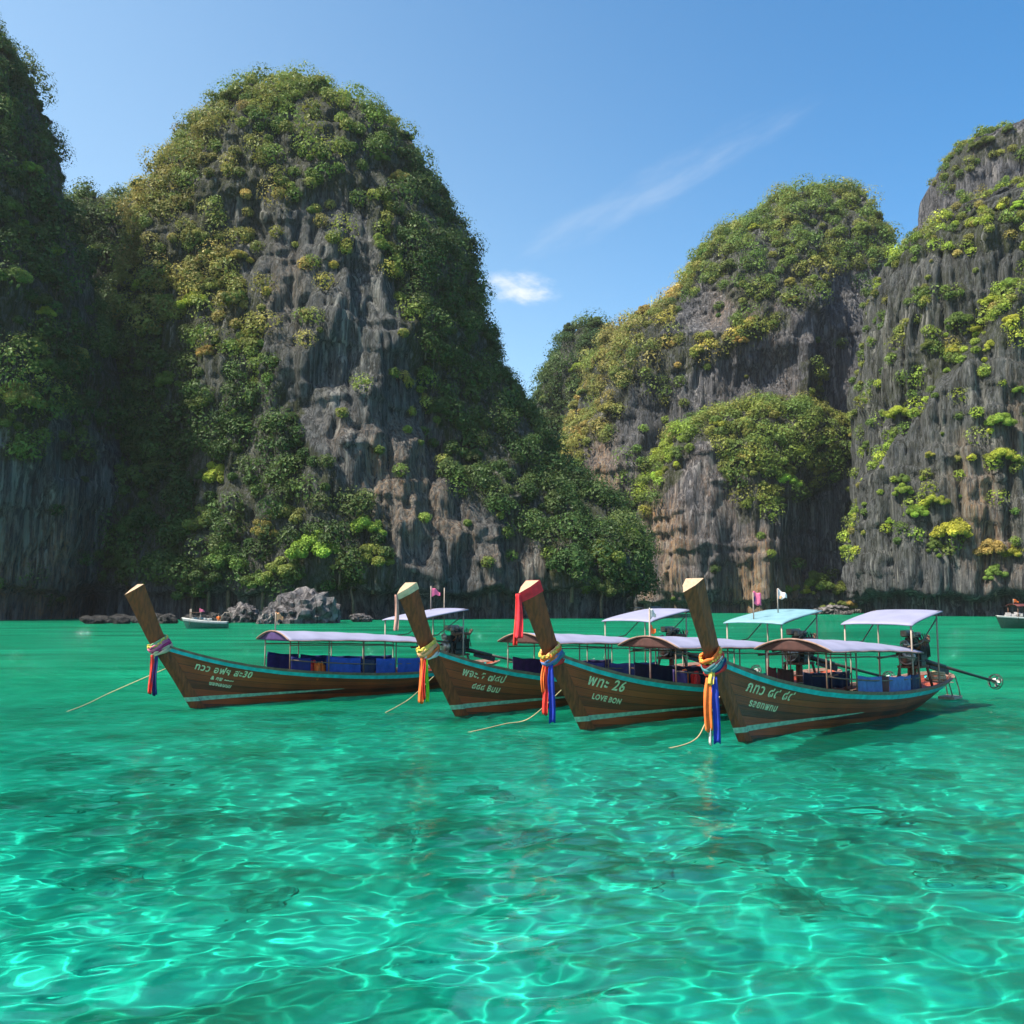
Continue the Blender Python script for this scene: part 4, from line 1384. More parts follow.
def make_hull():
    b = MB(U)
    nu, nv = 70, 16
    rows = []
    for i in range(nu + 1):
        u = (i / nu)
        u = u + 0.02 * math.sin(2 * math.pi * u)
        ring = [hull_pt(u, 1 - j / nv, 0, -1) for j in range(nv + 1)] + [hull_pt(u, j / nv, 0, 1) for j in range(1, nv + 1)]
        rows.append(ring)
    n = len(rows[0])
    vs = [tuple(p) for r in rows for p in r]
    fs = [(i * n + j, (i + 1) * n + j, (i + 1) * n + j + 1, i * n + j + 1) for i in range(nu) for j in range(n - 1)]
    b.add(vs, fs, 0, True)
    # inner skin and blunt stern
    rows2 = []
    for i in range(nu + 1):
        u = 0.01 + 0.975 * i / nu
        rows2.append([hull_pt(u, 1 - 0.75 * j / 5, -0.055, -1) for j in range(6)])
    for sgn in (1, -1):
        vs2 = [(p.x, p.y * sgn, p.z) for r in rows2 for p in r]
        b.add(vs2, [(i * 6 + j, (i + 1) * 6 + j, (i + 1) * 6 + j + 1, i * 6 + j + 1) for i in range(nu) for j in range(5)], 0, True)
    b.add([tuple(p) for p in rows[-1]], [tuple(range(n))], 0)
    return b


def plank_uv(me, k=U):
    uvl = me.uv_layers.new(name='plank')
    co = np.zeros(len(me.vertices) * 3, np.float32)
    me.vertices.foreach_get('co', co)
    co = co.reshape(-1, 3) / k
    uv = np.zeros((len(co), 2), np.float32)
    for i, c in enumerate(co):
        u, v = hull_uv(c[0], c[2])
        uv[i] = (u * 1.0, min(max(v, 0.0), 1.0))
    li = np.zeros(len(me.loops), np.int32)
    me.loops.foreach_get('vertex_index', li)
    uvl.data.foreach_set('uv', uv[li].ravel())


def strip(v0, v1, off, u0, u1, n, thick, dz0=None):
    """a moulding following the hull on both sides between levels measured down from the gunwale"""
    b = MB(U)
    for side in (-1, 1):
        vs = []
        for i in range(n + 1):
            u = u0 + (u1 - u0) * i / n
            top, bot = v0, v1
            pz = lambda dz, o_: hull_pt(u, 1 - dz / (zg(u) - zk(u)), o_, side)
            a, c = pz(top, off), pz(bot, off)
            a2, c2 = pz(top, off - thick), pz(bot, off - thick)
            vs += [tuple(a), tuple(c), tuple(c2), tuple(a2)]
        fs = []
        for i in range(n):
            for j in range(4):
                k = (j + 1) % 4
                fs.append((i * 4 + j, i * 4 + k, (i + 1) * 4 + k, (i + 1) * 4 + j))
        fs += [(0, 1, 2, 3), (n * 4 + 3, n * 4 + 2, n * 4 + 1, n * 4)]
        b.add(vs, fs, 0, False)
    return b


def stripe():
    b = MB(U)
    for side in (-1, 1):
        n = 50
        vs = []
        for i in range(n + 1):
            q = i / n
            s_ = -0.06 + 4.1 * q
            zc = 0.215 + 0.03 * q
            h = 0.052 * (1 - q) ** 0.7 + 0.004
            for dz in (h, -h):
                z_ = zc + dz
                s2 = max(s_, stem_x(z_) + 0.175)
                u, v = hull_uv(s2, z_)
                for o_ in (0.006, -0.02):
                    p = hull_pt(u, v, o_, side)
                    vs.append(tuple(p))
        fs = []
        for i in range(n):
            a, c = i * 4, (i + 1) * 4
            fs += [(a, c, c + 2, a + 2), (a + 1, a + 3, c + 3, c + 1), (a, a + 1, c + 1, c), (a + 2, c + 2, c + 3, a + 3)]
        b.add(vs, fs, 0, False)
    # on round the stem
    b.add(*stem_band(0.163, 0.267, 0.006), 0)
    return b


# stem timber: cross sections along (x,z) with the sharp edge forward
STEM = [((0.30, -0.42), 0.30, 0.095), ((0.0, 0.0), 0.28, 0.095), ((-0.20, 0.31), 0.27, 0.095), ((-0.47, 0.74), 0.27, 0.10), ((-0.71, 1.09), 0.29, 0.105), ((-0.94, 1.42), 0.33, 0.115), ((-1.13, 1.72), 0.36, 0.125),
        ((-1.31, 2.05), 0.385, 0.14), ((-1.47, 2.36), 0.41, 0.16), ((-1.60, 2.60), 0.43, 0.175), ((-1.70, 2.77), 0.45, 0.19)]


def stem_section(i):
    (x, z), dp, w = STEM[i]
    a = Vector((STEM[min(i + 1, len(STEM) - 1)][0][0] - STEM[max(i - 1, 0)][0][0], 0, STEM[min(i + 1, len(STEM) - 1)][0][1] - STEM[max(i - 1, 0)][0][1])).normalized()
    bk = Vector((a.z, 0, -a.x))          # backwards, square to the stem
    if i == len(STEM) - 1:
        bk = Vector((0.82, 0, 0.57)).normalized()
    f = Vector((x, 0, z))
    return [f, f + bk * dp * 0.5 + Vector((0, -w * 0.72, 0)), f + bk * dp + Vector((0, -w * 1.0, 0)), f + bk * dp + Vector((0, w * 1.0, 0)), f + bk * dp * 0.5 + Vector((0, w * 0.72, 0))]


def make_stem():
    b = MB(U)
    secs = [stem_section(i) for i in range(len(STEM))]
    for i in range(len(secs) - 1):
        b.add([tuple(p) for p in secs[i] + secs[i + 1]], [(j, (j + 1) % 5, 5 + (j + 1) % 5, 5 + j) for j in range(5)], 0)
    top = secs[-1]
    b.add([tuple(p) for p in top], [(0, 1, 2, 3, 4)], 1)
    return b


def stem_band(z0, z1, o):
    def sec(z):
        zs = [s_[0][1] for s_ in STEM]
        x = float(np.interp(z, zs, [s_[0][0] for s_ in STEM]))
        dp = float(np.interp(z, zs, [s_[1] for s_ in STEM]))
        w = float(np.interp(z, zs, [s_[2] for s_ in STEM]))
        bk = Vector((1.0, 0, 0))
        dp *= 1.17
        f = Vector((x, 0, z))
        return [f + Vector((-o * 1.4, 0, 0)), f + bk * dp * 0.5 + Vector((0, -w * 0.72 - o, 0)), f + bk * dp + Vector((0, -w - o, 0)), f + bk * dp + Vector((0, w + o, 0)), f + bk * dp * 0.5 + Vector((0, w * 0.72 + o, 0))]
    a, c = sec(z0), sec(z1)
    return [tuple(p) for p in a + c], [(0, 1, 6, 5), (1, 2, 7, 6), (3, 4, 9, 8), (4, 0, 5, 9)]


def make_deck():
    b = MB(U)
    n = 40
    for u0, u1, dz in ((0.03, 0.20, 0.16), (0.20, 0.985, 0.42)):
        def fn(p, q):
            u = u0 + (u1 - u0) * p
            a = hull_pt(u, 1 - dz / (zg(u) - zk(u)), -0.05)
            return (a.x, a.y * (1 - 2 * q), a.z)
        b.sheet(fn, n, 6, 0.03)
    return b


def make_thwarts():
    out = []
    for s_ in (2.9, 3.8, 4.7, 5.6, 6.5):
        u, v = hull_uv(s_, 0.42)
        w = abs(hull_pt(u, v, -0.06).y)
        b = MB(U)
        b.box((s_, 0, 0.45), (0.26, 2 * w, 0.04))
        out.append(b)
    return out


AW = 0.86           # half width of the awning


def roof_z(s_, y, s0=2.2, s1=6.95):
    q = (s_ - s0) / (s1 - s0)
    edge = 1.62 - 0.20 * q + 0.035 * math.sin(q * math.pi)
    return edge + (0.23 - 0.09 * q) * (1 - (y / AW) ** 2) + 0.012 * math.sin(q * 5 * math.pi) ** 2 * -1


def make_awning():
    b = MB(U)
    b.sheet(lambda p, q: (2.2 + 4.75 * p, AW * (2 * q - 1), roof_z(2.2 + 4.75 * p, AW * (2 * q - 1))), 40, 16, 0.028)
    return b


def make_edge_cord():
    b = MB(U)
    for y in (-AW, AW):
        b.tube([(2.2 + 4.75 * i / 24, y * 1.005, roof_z(2.2 + 4.75 * i / 24, y) - 0.02) for i in range(25)], 0.018, 6)
    b.tube([(2.19, AW * (2 * i / 16 - 1), roof_z(2.2, AW * (2 * i / 16 - 1)) - 0.012) for i in range(17)], 0.02, 6)
    return b


def make_gable():
    b = MB(U)
    b.sheet(lambda p, q: (2.23 + 0.04 * math.sin(p * 9), AW * 0.985 * (2 * p - 1),
                          roof_z(2.2, AW) - 0.04 + q * (roof_z(2.23, AW * 0.985 * (2 * p - 1)) - 0.03 - roof_z(2.2, AW) + 0.05)), 24, 4, (0.02, 0, 0))
    return b


REAR = (6.35, 8.35, 0.86)


def rear_z(p, q):
    y = 2 * q - 1
    return 2.06 + 0.32 * p ** 0.75 + 0.035 * (1 - abs(y) ** 3.0)


def make_rear_awning():
    b = MB(U)
    s0, s1, w = REAR
    b.sheet(lambda p, q: (s0 + (s1 - s0) * p, w * (2 * q - 1), rear_z(p, q)), 12, 16, 0.03)
    return b


def post_mesh(x, y, z0, z1, r=0.02, lean=0.0, mi=0):
    b = MB(U)
    b.tube([(x, y, z0), (x + lean * 0.5, y, (z0 + z1) / 2), (x + lean, y, z1)], [r, r * 0.95, r * 0.9], 7)
    return b


def gun_at(s_):
    u, v = hull_uv(s_, lerp_tab(_zg, s_))
    p = hull_pt(u, 1.0, -0.05)
    return abs(p.y), p.z


def curtain(s0, s1, y, z0, z1, seed, sag=0.02):
    """a cloth panel hung along the side between two heights, with folds"""
    b = MB(U)
    r = random.Random(seed)
    ph, ph2 = r.uniform(0, 6), r.uniform(0, 6)
    L_ = s1 - s0

    def fn(p, q):
        s_ = s0 + L_ * p
        f = 0.018 * math.sin(p * L_ * 16 + ph) * (1 - 0.5 * q) + 0.012 * math.sin(p * L_ * 7 + ph2)
        zz = gun_at(s_)[1] - 0.03 + (z1 - z0) * q - sag * math.sin(p * math.pi * max(1, round(L_ / 0.8))) ** 2 * q
        yy = y(s_) if callable(y) else y
        return (s_, yy + f, zz + 0.01 * math.sin(p * 23 + ph) * (1 - q))
    b.sheet(fn, max(8, int(L_ * 22)), 5, (0, 0.012, 0))
    return b


def flag_mesh(w, h, seed, tri=True):
    b = MB(U)
    r = random.Random(seed)
    ph = r.uniform(0, 6)

    def fn(p, q):
        hh = h * (1 - 0.72 * p) if tri else h * (1 - 0.08 * p)
        return (w * p, 0.035 * math.sin(p * 6 + ph) * p, (q - 0.5) * hh - 0.25 * p * p * w + 0.02 * math.sin(p * 9 + ph))
    b.sheet(fn, 12, 6, (0, 0.006, 0))
    return b


def text_mesh(parent, lines, s0, drop, size, mat):
    """lettering laid on the side of the hull facing the bay mouth, following the sheer"""
    for li, (txt, sx, dz, sc) in enumerate(lines):
        V, F = [], []
        cu = bpy.data.curves.new('lettering', 'FONT')
        cu.body = txt
        cu.size = sc * 0.86
        cu.space_character = 1.12
        cu.resolution_u = 3
        cu.offset = 0.006
        to = bpy.data.objects.new('lettering', cu)
        COL.objects.link(to)
        dg = bpy.context.evaluated_depsgraph_get()
        me = bpy.data.meshes.new_from_object(to.evaluated_get(dg))
        bpy.data.objects.remove(to)
        bpy.data.curves.remove(cu)
        base = len(V)
        for v in me.vertices:
            tx, ty = v.co.x + sx, v.co.y
            s_ = s0 + tx + 0.22 * ty
            z_ = lerp_tab(_zg, s0 + tx) - drop - dz + ty + 0.05 * tx
            u, vv = hull_uv(s_, z_)
            p = hull_pt(u, vv, 0.006, -1)
            V.append((p.x * U, p.y * U, p.z * U))
        F += [tuple(base + i for i in pl.vertices) for pl in me.polygons]
        bpy.data.meshes.remove(me)
        m = bpy.data.meshes.new('lettering')
        m.from_pydata(V, [], F)
        link('lettering', m, mat, parent)


def make_engine(parent):
    e = empty('engine', (0, 0, 0))
    e.parent = parent
    x = 8.55
    b = MB(U); b.box((x, 0, 1.18), (0.62, 0.40, 0.42)); b.box((x - 0.05, 0, 1.46), (0.50, 0.26, 0.20)); b.box((x + 0.1, 0.05, 1.62), (0.34, 0.22, 0.14)); b.box((x + 0.28, -0.2, 1.3), (0.2, 0.12, 0.3))
    b.box((x, -0.24, 1.25), (0.4, 0.1, 0.22)); b.box((x - 0.1, -0.26, 1.05), (0.3, 0.1, 0.12))
    b.build('engine_block', M_iron, e)
    b = MB(U)
    for k in range(4):
        b.tube([(x - 0.2 + 0.13 * k, -0.16, 1.40), (x - 0.2 + 0.13 * k, -0.27, 1.47), (x - 0.2 + 0.13 * k, -0.30, 1.58)], 0.033, 8)
    b.tube([(x - 0.3, -0.3, 1.60), (x, -0.32, 1.63), (x + 0.35, -0.28, 1.60), (x + 0.5, -0.22, 1.72)], 0.045, 8)
    b.build('exhaust_pipe', M_rust, e)
    b = MB(U)
    b.ring((x - 0.40, 0, 1.22), (1, 0, 0), 0.19, 0.19, 0.035, 24, 6); b.tube([(x - 0.44, 0, 1.22), (x - 0.36, 0, 1.22)], 0.17, 18); b.ring((x - 0.44, 0.02, 1.52), (1, 0, 0), 0.1, 0.1, 0.025, 18, 6)
    b.tube([(x - 0.46, 0, 1.52), (x - 0.40, 0, 1.52)], 0.08, 14)
    b.build('flywheel', M_steel, e)
    b = MB(U)
    r = random.Random(4)
    for k in range(10):
        a = r.uniform(0, 6.28)
        b.tube([(x - 0.25 + 0.07 * k, 0.24 * math.sin(a) - 0.08, 1.72 + 0.03 * math.cos(a)), (x - 0.2 + 0.07 * k, -0.20, 1.74 + r.uniform(-.05, .07)), (x - 0.2 + 0.06 * k, -0.3, 1.5 + r.uniform(-.1, .1)), (x - 0.3 + 0.08 * k, -0.28, 1.2)], 0.014, 5)
    b.build('hose', M_black, e)
    b = MB(U)
    for k in range(3):
        b.tube([(x - 0.22 + 0.19 * k, -0.10, 1.69), (x - 0.22 + 0.19 * k, -0.10, 1.83)], [0.075, 0.06], 12)
    b.box((x - 0.05, 0.1, 1.80), (0.5, 0.16, 0.15))
    b.build('air_filter', M_pole_pale, e)
    b = MB(U)
    for sx in (-0.26, 0.3):
        for sy in (-0.22, 0.22):
            b.tube([(x + sx * 1.5, sy * 1.4, 0.35), (x + sx, sy, 1.0)], 0.035, 6)
    b.box((x, 0, 0.96), (0.8, 0.5, 0.06)); b.tube([(x, 0, 0.35), (x, 0, 0.95)], 0.08, 10)
    b.tube([(x - 0.4, -0.2, 1.35), (x - 1.0, -0.28, 1.42), (x - 1.75, -0.30, 1.36)], 0.03, 7)
    b.build('engine_mount', M_rust, e)
    return e


def make_shaft(parent):
    sh = empty('propeller_shaft', (0, 0, 0))
    sh.parent = parent
    a, b_ = Vector((8.85, -0.05, 1.12)), Vector((11.75, -0.98, 0.43))
    b = MB(U)
    b.tube([a, a.lerp(b_, 0.32)], [0.075, 0.055], 9)
    b.tube([a.lerp(b_, 0.3), b_], [0.042, 0.034], 9)
    b.box(tuple(a.lerp(b_, 0.24) + Vector((0, 0, -0.09))), (0.75, 0.05, 0.16), Matrix.Rotation(0.28, 3, 'Y') @ Matrix.Rotation(-0.31, 3, 'Z'))
    b.build('shaft_tube', M_iron, sh)
    d = (b_ - a).normalized()
    b = MB(U)
    for k in range(3):
        w = 2 * math.pi * k / 3 + 0.4
        o = Vector((0, math.cos(w), math.sin(w)))
        o = (o - d * o.dot(d)).normalized()
        t_ = d.cross(o)
        vs = [b_ + t_ * 0.02, b_ + o * 0.09 + t_ * 0.075 + d * 0.03, b_ + o * 0.16 + t_ * 0.03 + d * 0.02, b_ + o * 0.13 - t_ * 0.05 - d * 0.02, b_ - t_ * 0.02]
        b.add([tuple(v) for v in vs] + [tuple(v + d * 0.014) for v in vs], [(0, 1, 2, 3, 4), (9, 8, 7, 6, 5)] + [(i, (i + 1) % 5, 5 + (i + 1) % 5, 5 + i) for i in range(5)])
    b.tube([b_ - d * 0.05, b_ + d * 0.08], [0.04, 0.02], 8)
    b.build('propeller', M_brightmetal, sh)
    b = MB(U)
    b.ring(tuple(b_ - d * 0.10), d, 0.18, 0.18, 0.014, 24, 6)
    b.ring(tuple(b_ - d * 0.02), d, 0.20, 0.20, 0.012, 24, 6)
    for w in (0.6, 2.2, 3.9, 5.2):
        o = Vector((0, math.cos(w), math.sin(w))); o = (o - d * o.dot(d)).normalized()
        b.tube([b_ - d * 0.32, b_ - d * 0.10 + o * 0.18, b_ - d * 0.02 + o * 0.2], 0.012, 5)
    b.build('propeller_guard', M_iron, sh)
    return sh


def make_ladder(parent):
    b = MB(U)
    for y in (-0.32, 0.0):
        b.tube([(10.05, y, 0.72), (10.45, y - 0.04, 0.62), (10.62, y - 0.06, 0.30), (10.72, y - 0.06, 0.04)], 0.018, 7)
    b.tube([(10.15, -0.34, 0.1), (10.78, -0.36, 0.06)], 0.02, 7)
    b.box((10.42, -0.22, 0.06), (0.62, 0.42, 0.07))
    b.tube([(10.10, -0.30, 0.55), (10.3, -0.32, 0.12)], 0.016, 6)
    b.tube([(10.45, -0.32, 0.45), (10.47, 0.0, 0.45)], 0.014, 6)
    b.build('boarding_ladder', M_pole_pale, parent)


def garland(parent_pos, rz, spec, label, wraps, ribbons, flowers=True):
    """cloth wraps round the prow with hanging ribbons; lies on the boat but is a thing of its own"""
    g = empty('prow_garland', parent_pos, rz)
    tag(g, label, 'garland', 'ribbon garlands on the prows')
    ax = Vector((-0.52, 0, 0.855)).normalized()
    c0 = Vector((-0.80, 0, 1.53))
    for i, (c, t_, dr, th) in enumerate(wraps):
        b = MB(U)
        c_ = c0 + ax * t_ + Vector((0.02 * math.sin(i * 2.1), 0, 0))
        tl = Vector((ax.x + 0.08 * math.sin(i * 1.7), 0.10 * math.cos(i * 2.3), ax.z))
        b.ring(tuple(c_), tl, 0.135 + dr, 0.225 + dr, th * 0.52, 40, 8, wob=0.022, fla=1.5, seed=i)
        b.ring(tuple(c_ + ax * 0.028), (tl.x - 0.05, tl.y + 0.06, tl.z), 0.133 + dr, 0.222 + dr, th * 0.42, 40, 8, wob=0.026, fla=1.3, seed=i + 9)
        b.ring(tuple(c_ - ax * 0.028), (tl.x + 0.05, tl.y - 0.05, tl.z), 0.134 + dr, 0.224 + dr, th * 0.40, 40, 8, wob=0.026, fla=1.3, seed=i + 19)
        o = b.build('wrap', cloth(c), g)
    if flowers:
        b = MB(U)
        r = random.Random(len(label))
        b.ring(tuple(c0 + ax * 0.13), tuple(ax), 0.165, 0.25, 0.012, 30, 5)
        for k in range(26):
            w = 6.283 * k / 26
            p = c0 + ax * (0.13 + r.uniform(-0.03, 0.03)) + Vector((0, 1, 0)) * 0.165 * math.cos(w) + Vector((0.855, 0, 0.52)) * 0.25 * math.sin(w)
            b.box(tuple(p), (0.05, 0.05, 0.04), Matrix.Rotation(r.uniform(0, 3), 3, 'Z') @ Matrix.Rotation(r.uniform(0, 3), 3, 'X'))
        b.build('flower_string', cloth('yellow'), g)
    for i, (c, dx, dy, ln, w, z0) in enumerate(ribbons):
        w *= 0.86
        b = MB(U)
        ph = i * 1.9

        def fn(p, q, dx=dx, dy=dy, ln=ln, w=w, z0=z0, ph=ph):
            zz = z0 - ln * q
            sway = 0.02 * math.sin(q * 5 + ph)
            a = (p - 0.5) * w * (0.55 + 0.45 * min(1, q * 4))
            fold = 0.03 * math.sin(p * 9 + ph + q * 1.5) * (0.3 + 0.7 * q)
            return (dx + a * 0.72 + sway + fold * 0.6, dy - a * 0.69 + fold * 0.6, zz + 0.02 * math.sin(p * 7 + ph) * q)
        b.sheet(fn, 10, 16, (0.008, 0.008, 0))
        b.build('ribbon', cloth(c), g)
    return g


BOATS = {}


def longtail(key, bow_px, stern_dir, label, spec):
    p = on_water(*bow_px)
    th = R(stern_dir)
    e = empty('longtail_boat', (p.x, p.y, 0), th)
    tag(e, label, 'boat', 'longtail boats moored in a row')
    BOATS[key] = (p, th, e)
    hull = cached('hull', make_hull, 'hull', M_hull, e)
    if not hull.data.uv_layers:
        plank_uv(hull.data)
    cached('rub_rail', lambda: strip(0.035, 0.135, 0.022, 0.004, 0.995, 80, 0.019), 'rub_rail', M_teal, hull)
    cached('cap_rail', lambda: strip(-0.035, 0.032, 0.030, 0.0, 1.0, 80, 0.10), 'cap_rail', M_cap, hull)
    cached('stripe', stripe, 'waterline_stripe', M_pale, hull)
    text_mesh(hull, spec['text'], spec.get('tx', 0.05), spec.get('drop', 0.34), 0.2, M_letter)
    cached('stem', make_stem, 'prow_post', [M_post, M_endgrain], e)
    cached('deck', make_deck, 'deck', M_deck, e)
    for i, b in enumerate(make_thwarts()):
        cached('thwart%d' % i, lambda b=b: b, 'thwart', M_deck, e)
    aw = cached('awning', make_awning, 'awning', M_roof, e)
    gb = make_gable().build('gable_cloth', cloth(spec['gable']), aw)
    cached('cord', make_edge_cord, 'edge_cord', M_cap, aw)
    for s_ in (2.35, 3.45, 4.55, 5.65, 6.75):
        y, z = gun_at(s_)
        for sg in (-1, 1):
            ya = min(y, AW - 0.04)
            b = post_mesh(s_, sg * ya, z - 0.1, roof_z(s_, ya) - 0.02, 0.018)
            b.build('awning_post', M_pole if sg < 0 else M_pole_pale, e)
    b = MB(U)
    for sg in (-1, 1):
        for dz in (-0.03, -0.14):
            b.tube([(s_, sg * min(gun_at(s_)[0], AW - 0.05), roof_z(s_, AW) + dz) for s_ in np.linspace(2.35, 6.75, 9)], 0.014, 6)
        b.tube([(s_, sg * min(gun_at(s_)[0], AW - 0.03), gun_at(s_)[1] + 0.27) for s_ in np.linspace(2.35, 6.75, 9)], 0.015, 6)
    for s_ in (2.35, 4.55, 6.75):
        b.tube([(s_, -AW + 0.05, roof_z(s_, AW - .05) - 0.04), (s_, 0, roof_z(s_, 0) - 0.05), (s_, AW - 0.05, roof_z(s_, AW - .05) - 0.04)], 0.015, 6)
    b.build('awning_rail', M_pole, e)
    ra = cached('rear' + spec.get('rear', 'w'), make_rear_awning, 'rear_awning', M_roof_blue if spec.get('rear') == 'blue' else M_roof, e)
    s0, s1, w = REAR
    for s_, pz in ((s0 + 0.08, 0.04), (s1 - 0.1, 0.95)):
        y, z = gun_at(s_)
        for sg in (-1, 1):
            yy = min(y - 0.02, w - 0.06)
            post_mesh(s_, sg * yy, z - 0.1, rear_z(pz, 0.5 + 0.5 * sg * yy / w) - 0.02, 0.022).build('rear_awning_post', M_pole_pale, e)
    b = MB(U)
    for sg in (-1, 1):
        b.tube([(s0 + 0.1, sg * 0.7, 1.55), (s0 + 0.9, sg * 0.72, 1.62), (s1 - 0.1, sg * 0.74, 2.2)], 0.016, 6)
        b.tube([(s0 + 0.05, sg * 0.8, 2.04), (s1 - 0.05, sg * 0.8, 2.38)], 0.016, 6)
    b.build('rear_awning_brace', M_pole, e)
    make_engine(e)
    make_shaft(e)
    b = MB(U)
    b.tube([(7.0, 0.25, 1.22), (8.2, 0.12, 1.28)], 0.025, 7)
    b.build('tiller', M_pole, e)
    if spec.get('ladder'):
        make_ladder(e)
    near = lambda s_: -gun_at(s_)[0] + 0.03
    farr = lambda s_: gun_at(s_)[0] - 0.05
    for i, (a, c, top, col, side) in enumerate(spec['cloths']):
        zb = min(gun_at(a)[1], gun_at(c)[1]) - 0.10
        curtain(a, c, near if side < 0 else farr, zb, zb + top * 1.3, i + len(label)).build('side_cloth', cloth(col), e)
    for x, y, z0, z1, r, kind in spec.get('poles', ()):
        fp = post_mesh(x, y, z0, z1, r, 0.0).build('flag_pole', M_pole_pale, e)
        for nm, col, w_, h_, zz, tri, sx in kind:
            f = flag_mesh(w_, h_, len(nm) + int(zz * 10), tri).build(nm, cloth(col), fp)
            f.location = (x * U, y * U, zz * U)
            f.rotation_euler = (0, 0, -th + sx)
    return e


M_TXT = 0.26
longtail('A', (190, 708), 44, 'longtail boat with purple awning front and blue side cloths, nearest the shaded cliff',
         dict(text=[('ทวว อฟฯ สะ30', 0.0, 0.0, 0.25), ('& ภพ ~~~', 0.42, 0.17, 0.14), ('พองเอมนบ', 0.40, 0.31, 0.13)], gable='gable_purple', tx=0.0, drop=0.40,
              cloths=[(2.4, 3.4, 0.36, 'navy', 1), (2.4, 2.95, 0.30, 'navy', -1), (3.42, 4.45, 0.36, 'tarp', -1), (4.5, 4.9, 0.34, 'tarp_dark', -1), (4.95, 5.6, 0.36, 'tarp', -1), (5.7, 6.7, 0.36, 'tarp', -1), (3.5, 6.7, 0.36, 'navy', 1)],
              poles=[(2.3, 0.05, 1.85, 2.32, 0.018, [('pennant', 'peach', 0.2, 0.26, 2.22, True, 0.4), ('pennant', 'cream', 0.10, 0.14, 2.05, True, 0.4)]),
                     (7.8, 0.30, 2.35, 3.1, 0.016, [('flag', 'pink', 0.30, 0.30, 2.92, True, 0.2)]),
                     (8.3, 0.25, 1.6, 3.05, 0.016, [])]))
longtail('B', (455, 716.5), 45, 'longtail boat with a faded cream cloth on its prow top',
         dict(text=[('พจะ.๕ ๗๘ป', 0.0, 0.0, 0.27), ('๘๘๘ Bนม', 0.32, 0.24, 0.22)], gable='gable_brown', drop=0.40,
              cloths=[(2.4, 4.4, 0.34, 'purple', -1), (4.6, 6.7, 0.34, 'purple', -1), (2.5, 6.7, 0.34, 'purple', 1)],
              poles=[]))
longtail('C', (580, 729.5), 42, 'longtail boat with a scarlet cloth on its prow top and a pale blue rear awning',
         dict(text=[('พทะ 26', 0.0, 0.0, 0.34), ('LOVE BON', 0.18, 0.26, 0.17)], gable='gable_brown', drop=0.42, rear='blue',
              cloths=[(2.3, 2.7, 0.26, 'purple', -1), (3.6, 6.6, 0.28, 'purple', -1), (2.5, 6.7, 0.34, 'tarp_dark', 1)],
              poles=[(2.28, 0.0, 0.55, 2.45, 0.02, [('pennant', 'white', 0.16, 0.26, 2.35, True, 0.2), ('pennant', 'orange', 0.14, 0.26, 1.98, True, 0.3), ('pennant', 'peach', 0.10, 0.20, 1.75, True, 0.1)]),
                     (6.6, 0.1, 2.1, 2.85, 0.016, [('flag', 'pink', 0.22, 0.34, 2.70, False, 0.2), ('flag', 'navy', 0.10, 0.12, 2.68, False, 0.2)]),
                     (7.6, 0.0, 2.3, 2.95, 0.016, [('flag', 'white', 0.26, 0.30, 2.80, True, 0.1), ('flag', 'peach', 0.12, 0.12, 2.74, True, 0.1)])]))
longtail('D', (738, 741.5), 45, 'nearest longtail boat, its propeller shaft and boarding ladder showing beyond the stern',
         dict(text=[('ภทว ๘๙ ๘๙', 0.0, 0.0, 0.31), ('รลยทพทม', 0.16, 0.25, 0.21)], gable='gable_brown', ladder=True, drop=0.40,
              cloths=[(2.3, 2.75, 0.34, 'maroon', 1), (2.85, 3.7, 0.34, 'brown', 1), (3.5, 4.55, 0.30, 'sky', -1), (4.6, 4.95, 0.30, 'maroon', -1), (5.0, 6.2, 0.30, 'sky', -1), (6.22, 6.7, 0.30, 'tarp_dark', -1), (4.2, 6.7, 0.30, 'tarp_dark', 1)],
              poles=[]))

GAR = {'A': ('garland of magenta and cream wraps with red and navy ribbons',
             [('cream', -0.10, 0.03, 0.05), ('magenta', 0.0, 0.02, 0.055), ('pink', 0.06, 0.035, 0.04), ('green', 0.12, 0.02, 0.04)],
             [('red', -1.02, -0.06, 0.92, 0.13, 1.34), ('navy', -0.94, -0.10, 0.98, 0.14, 1.36)]),
       'B': ('garland of orange wraps with a red and a lime ribbon',
             [('white', -0.11, 0.03, 0.04), ('orange', -0.04, 0.03, 0.055), ('peach', 0.04, 0.03, 0.05), ('yellow', 0.11, 0.02, 0.045)],
             [('orange', -1.03, -0.05, 0.98, 0.15, 1.36), ('red', -1.0, -0.10, 0.9, 0.08, 1.36), ('lime', -0.93, -0.12, 0.93, 0.08, 1.34)]),
       'C': ('garland of orange and blue wraps below the scarlet prow cloth',
             [('red', -0.13, 0.035, 0.035), ('teal', -0.07, 0.03, 0.055), ('sky', -0.02, 0.04, 0.04), ('orange', 0.05, 0.03, 0.06), ('peach', 0.12, 0.02, 0.04)],
             [('red', -1.02, -0.04, 0.98, 0.13, 1.36), ('orange', -1.05, -0.0, 0.55, 0.08, 1.36), ('blue', -0.93, -0.12, 1.15, 0.15, 1.38)]),
       'D': ('garland of red, white and dark blue wraps on the nearest prow',
             [('red', -0.14, 0.045, 0.035), ('navy', -0.09, 0.035, 0.05), ('teal', -0.04, 0.04, 0.04), ('white', 0.0, 0.045, 0.03), ('red', 0.04, 0.035, 0.045), ('orange', 0.11, 0.025, 0.05)],
             [('yellow', -1.0, -0.09, 0.30, 0.12, 1.42), ('orange', -1.04, -0.04, 0.95, 0.17, 1.24), ('blue', -0.93, -0.13, 1.18, 0.16, 1.26), ('white', -1.0, -0.05, 1.2, 0.05, 1.24)])}
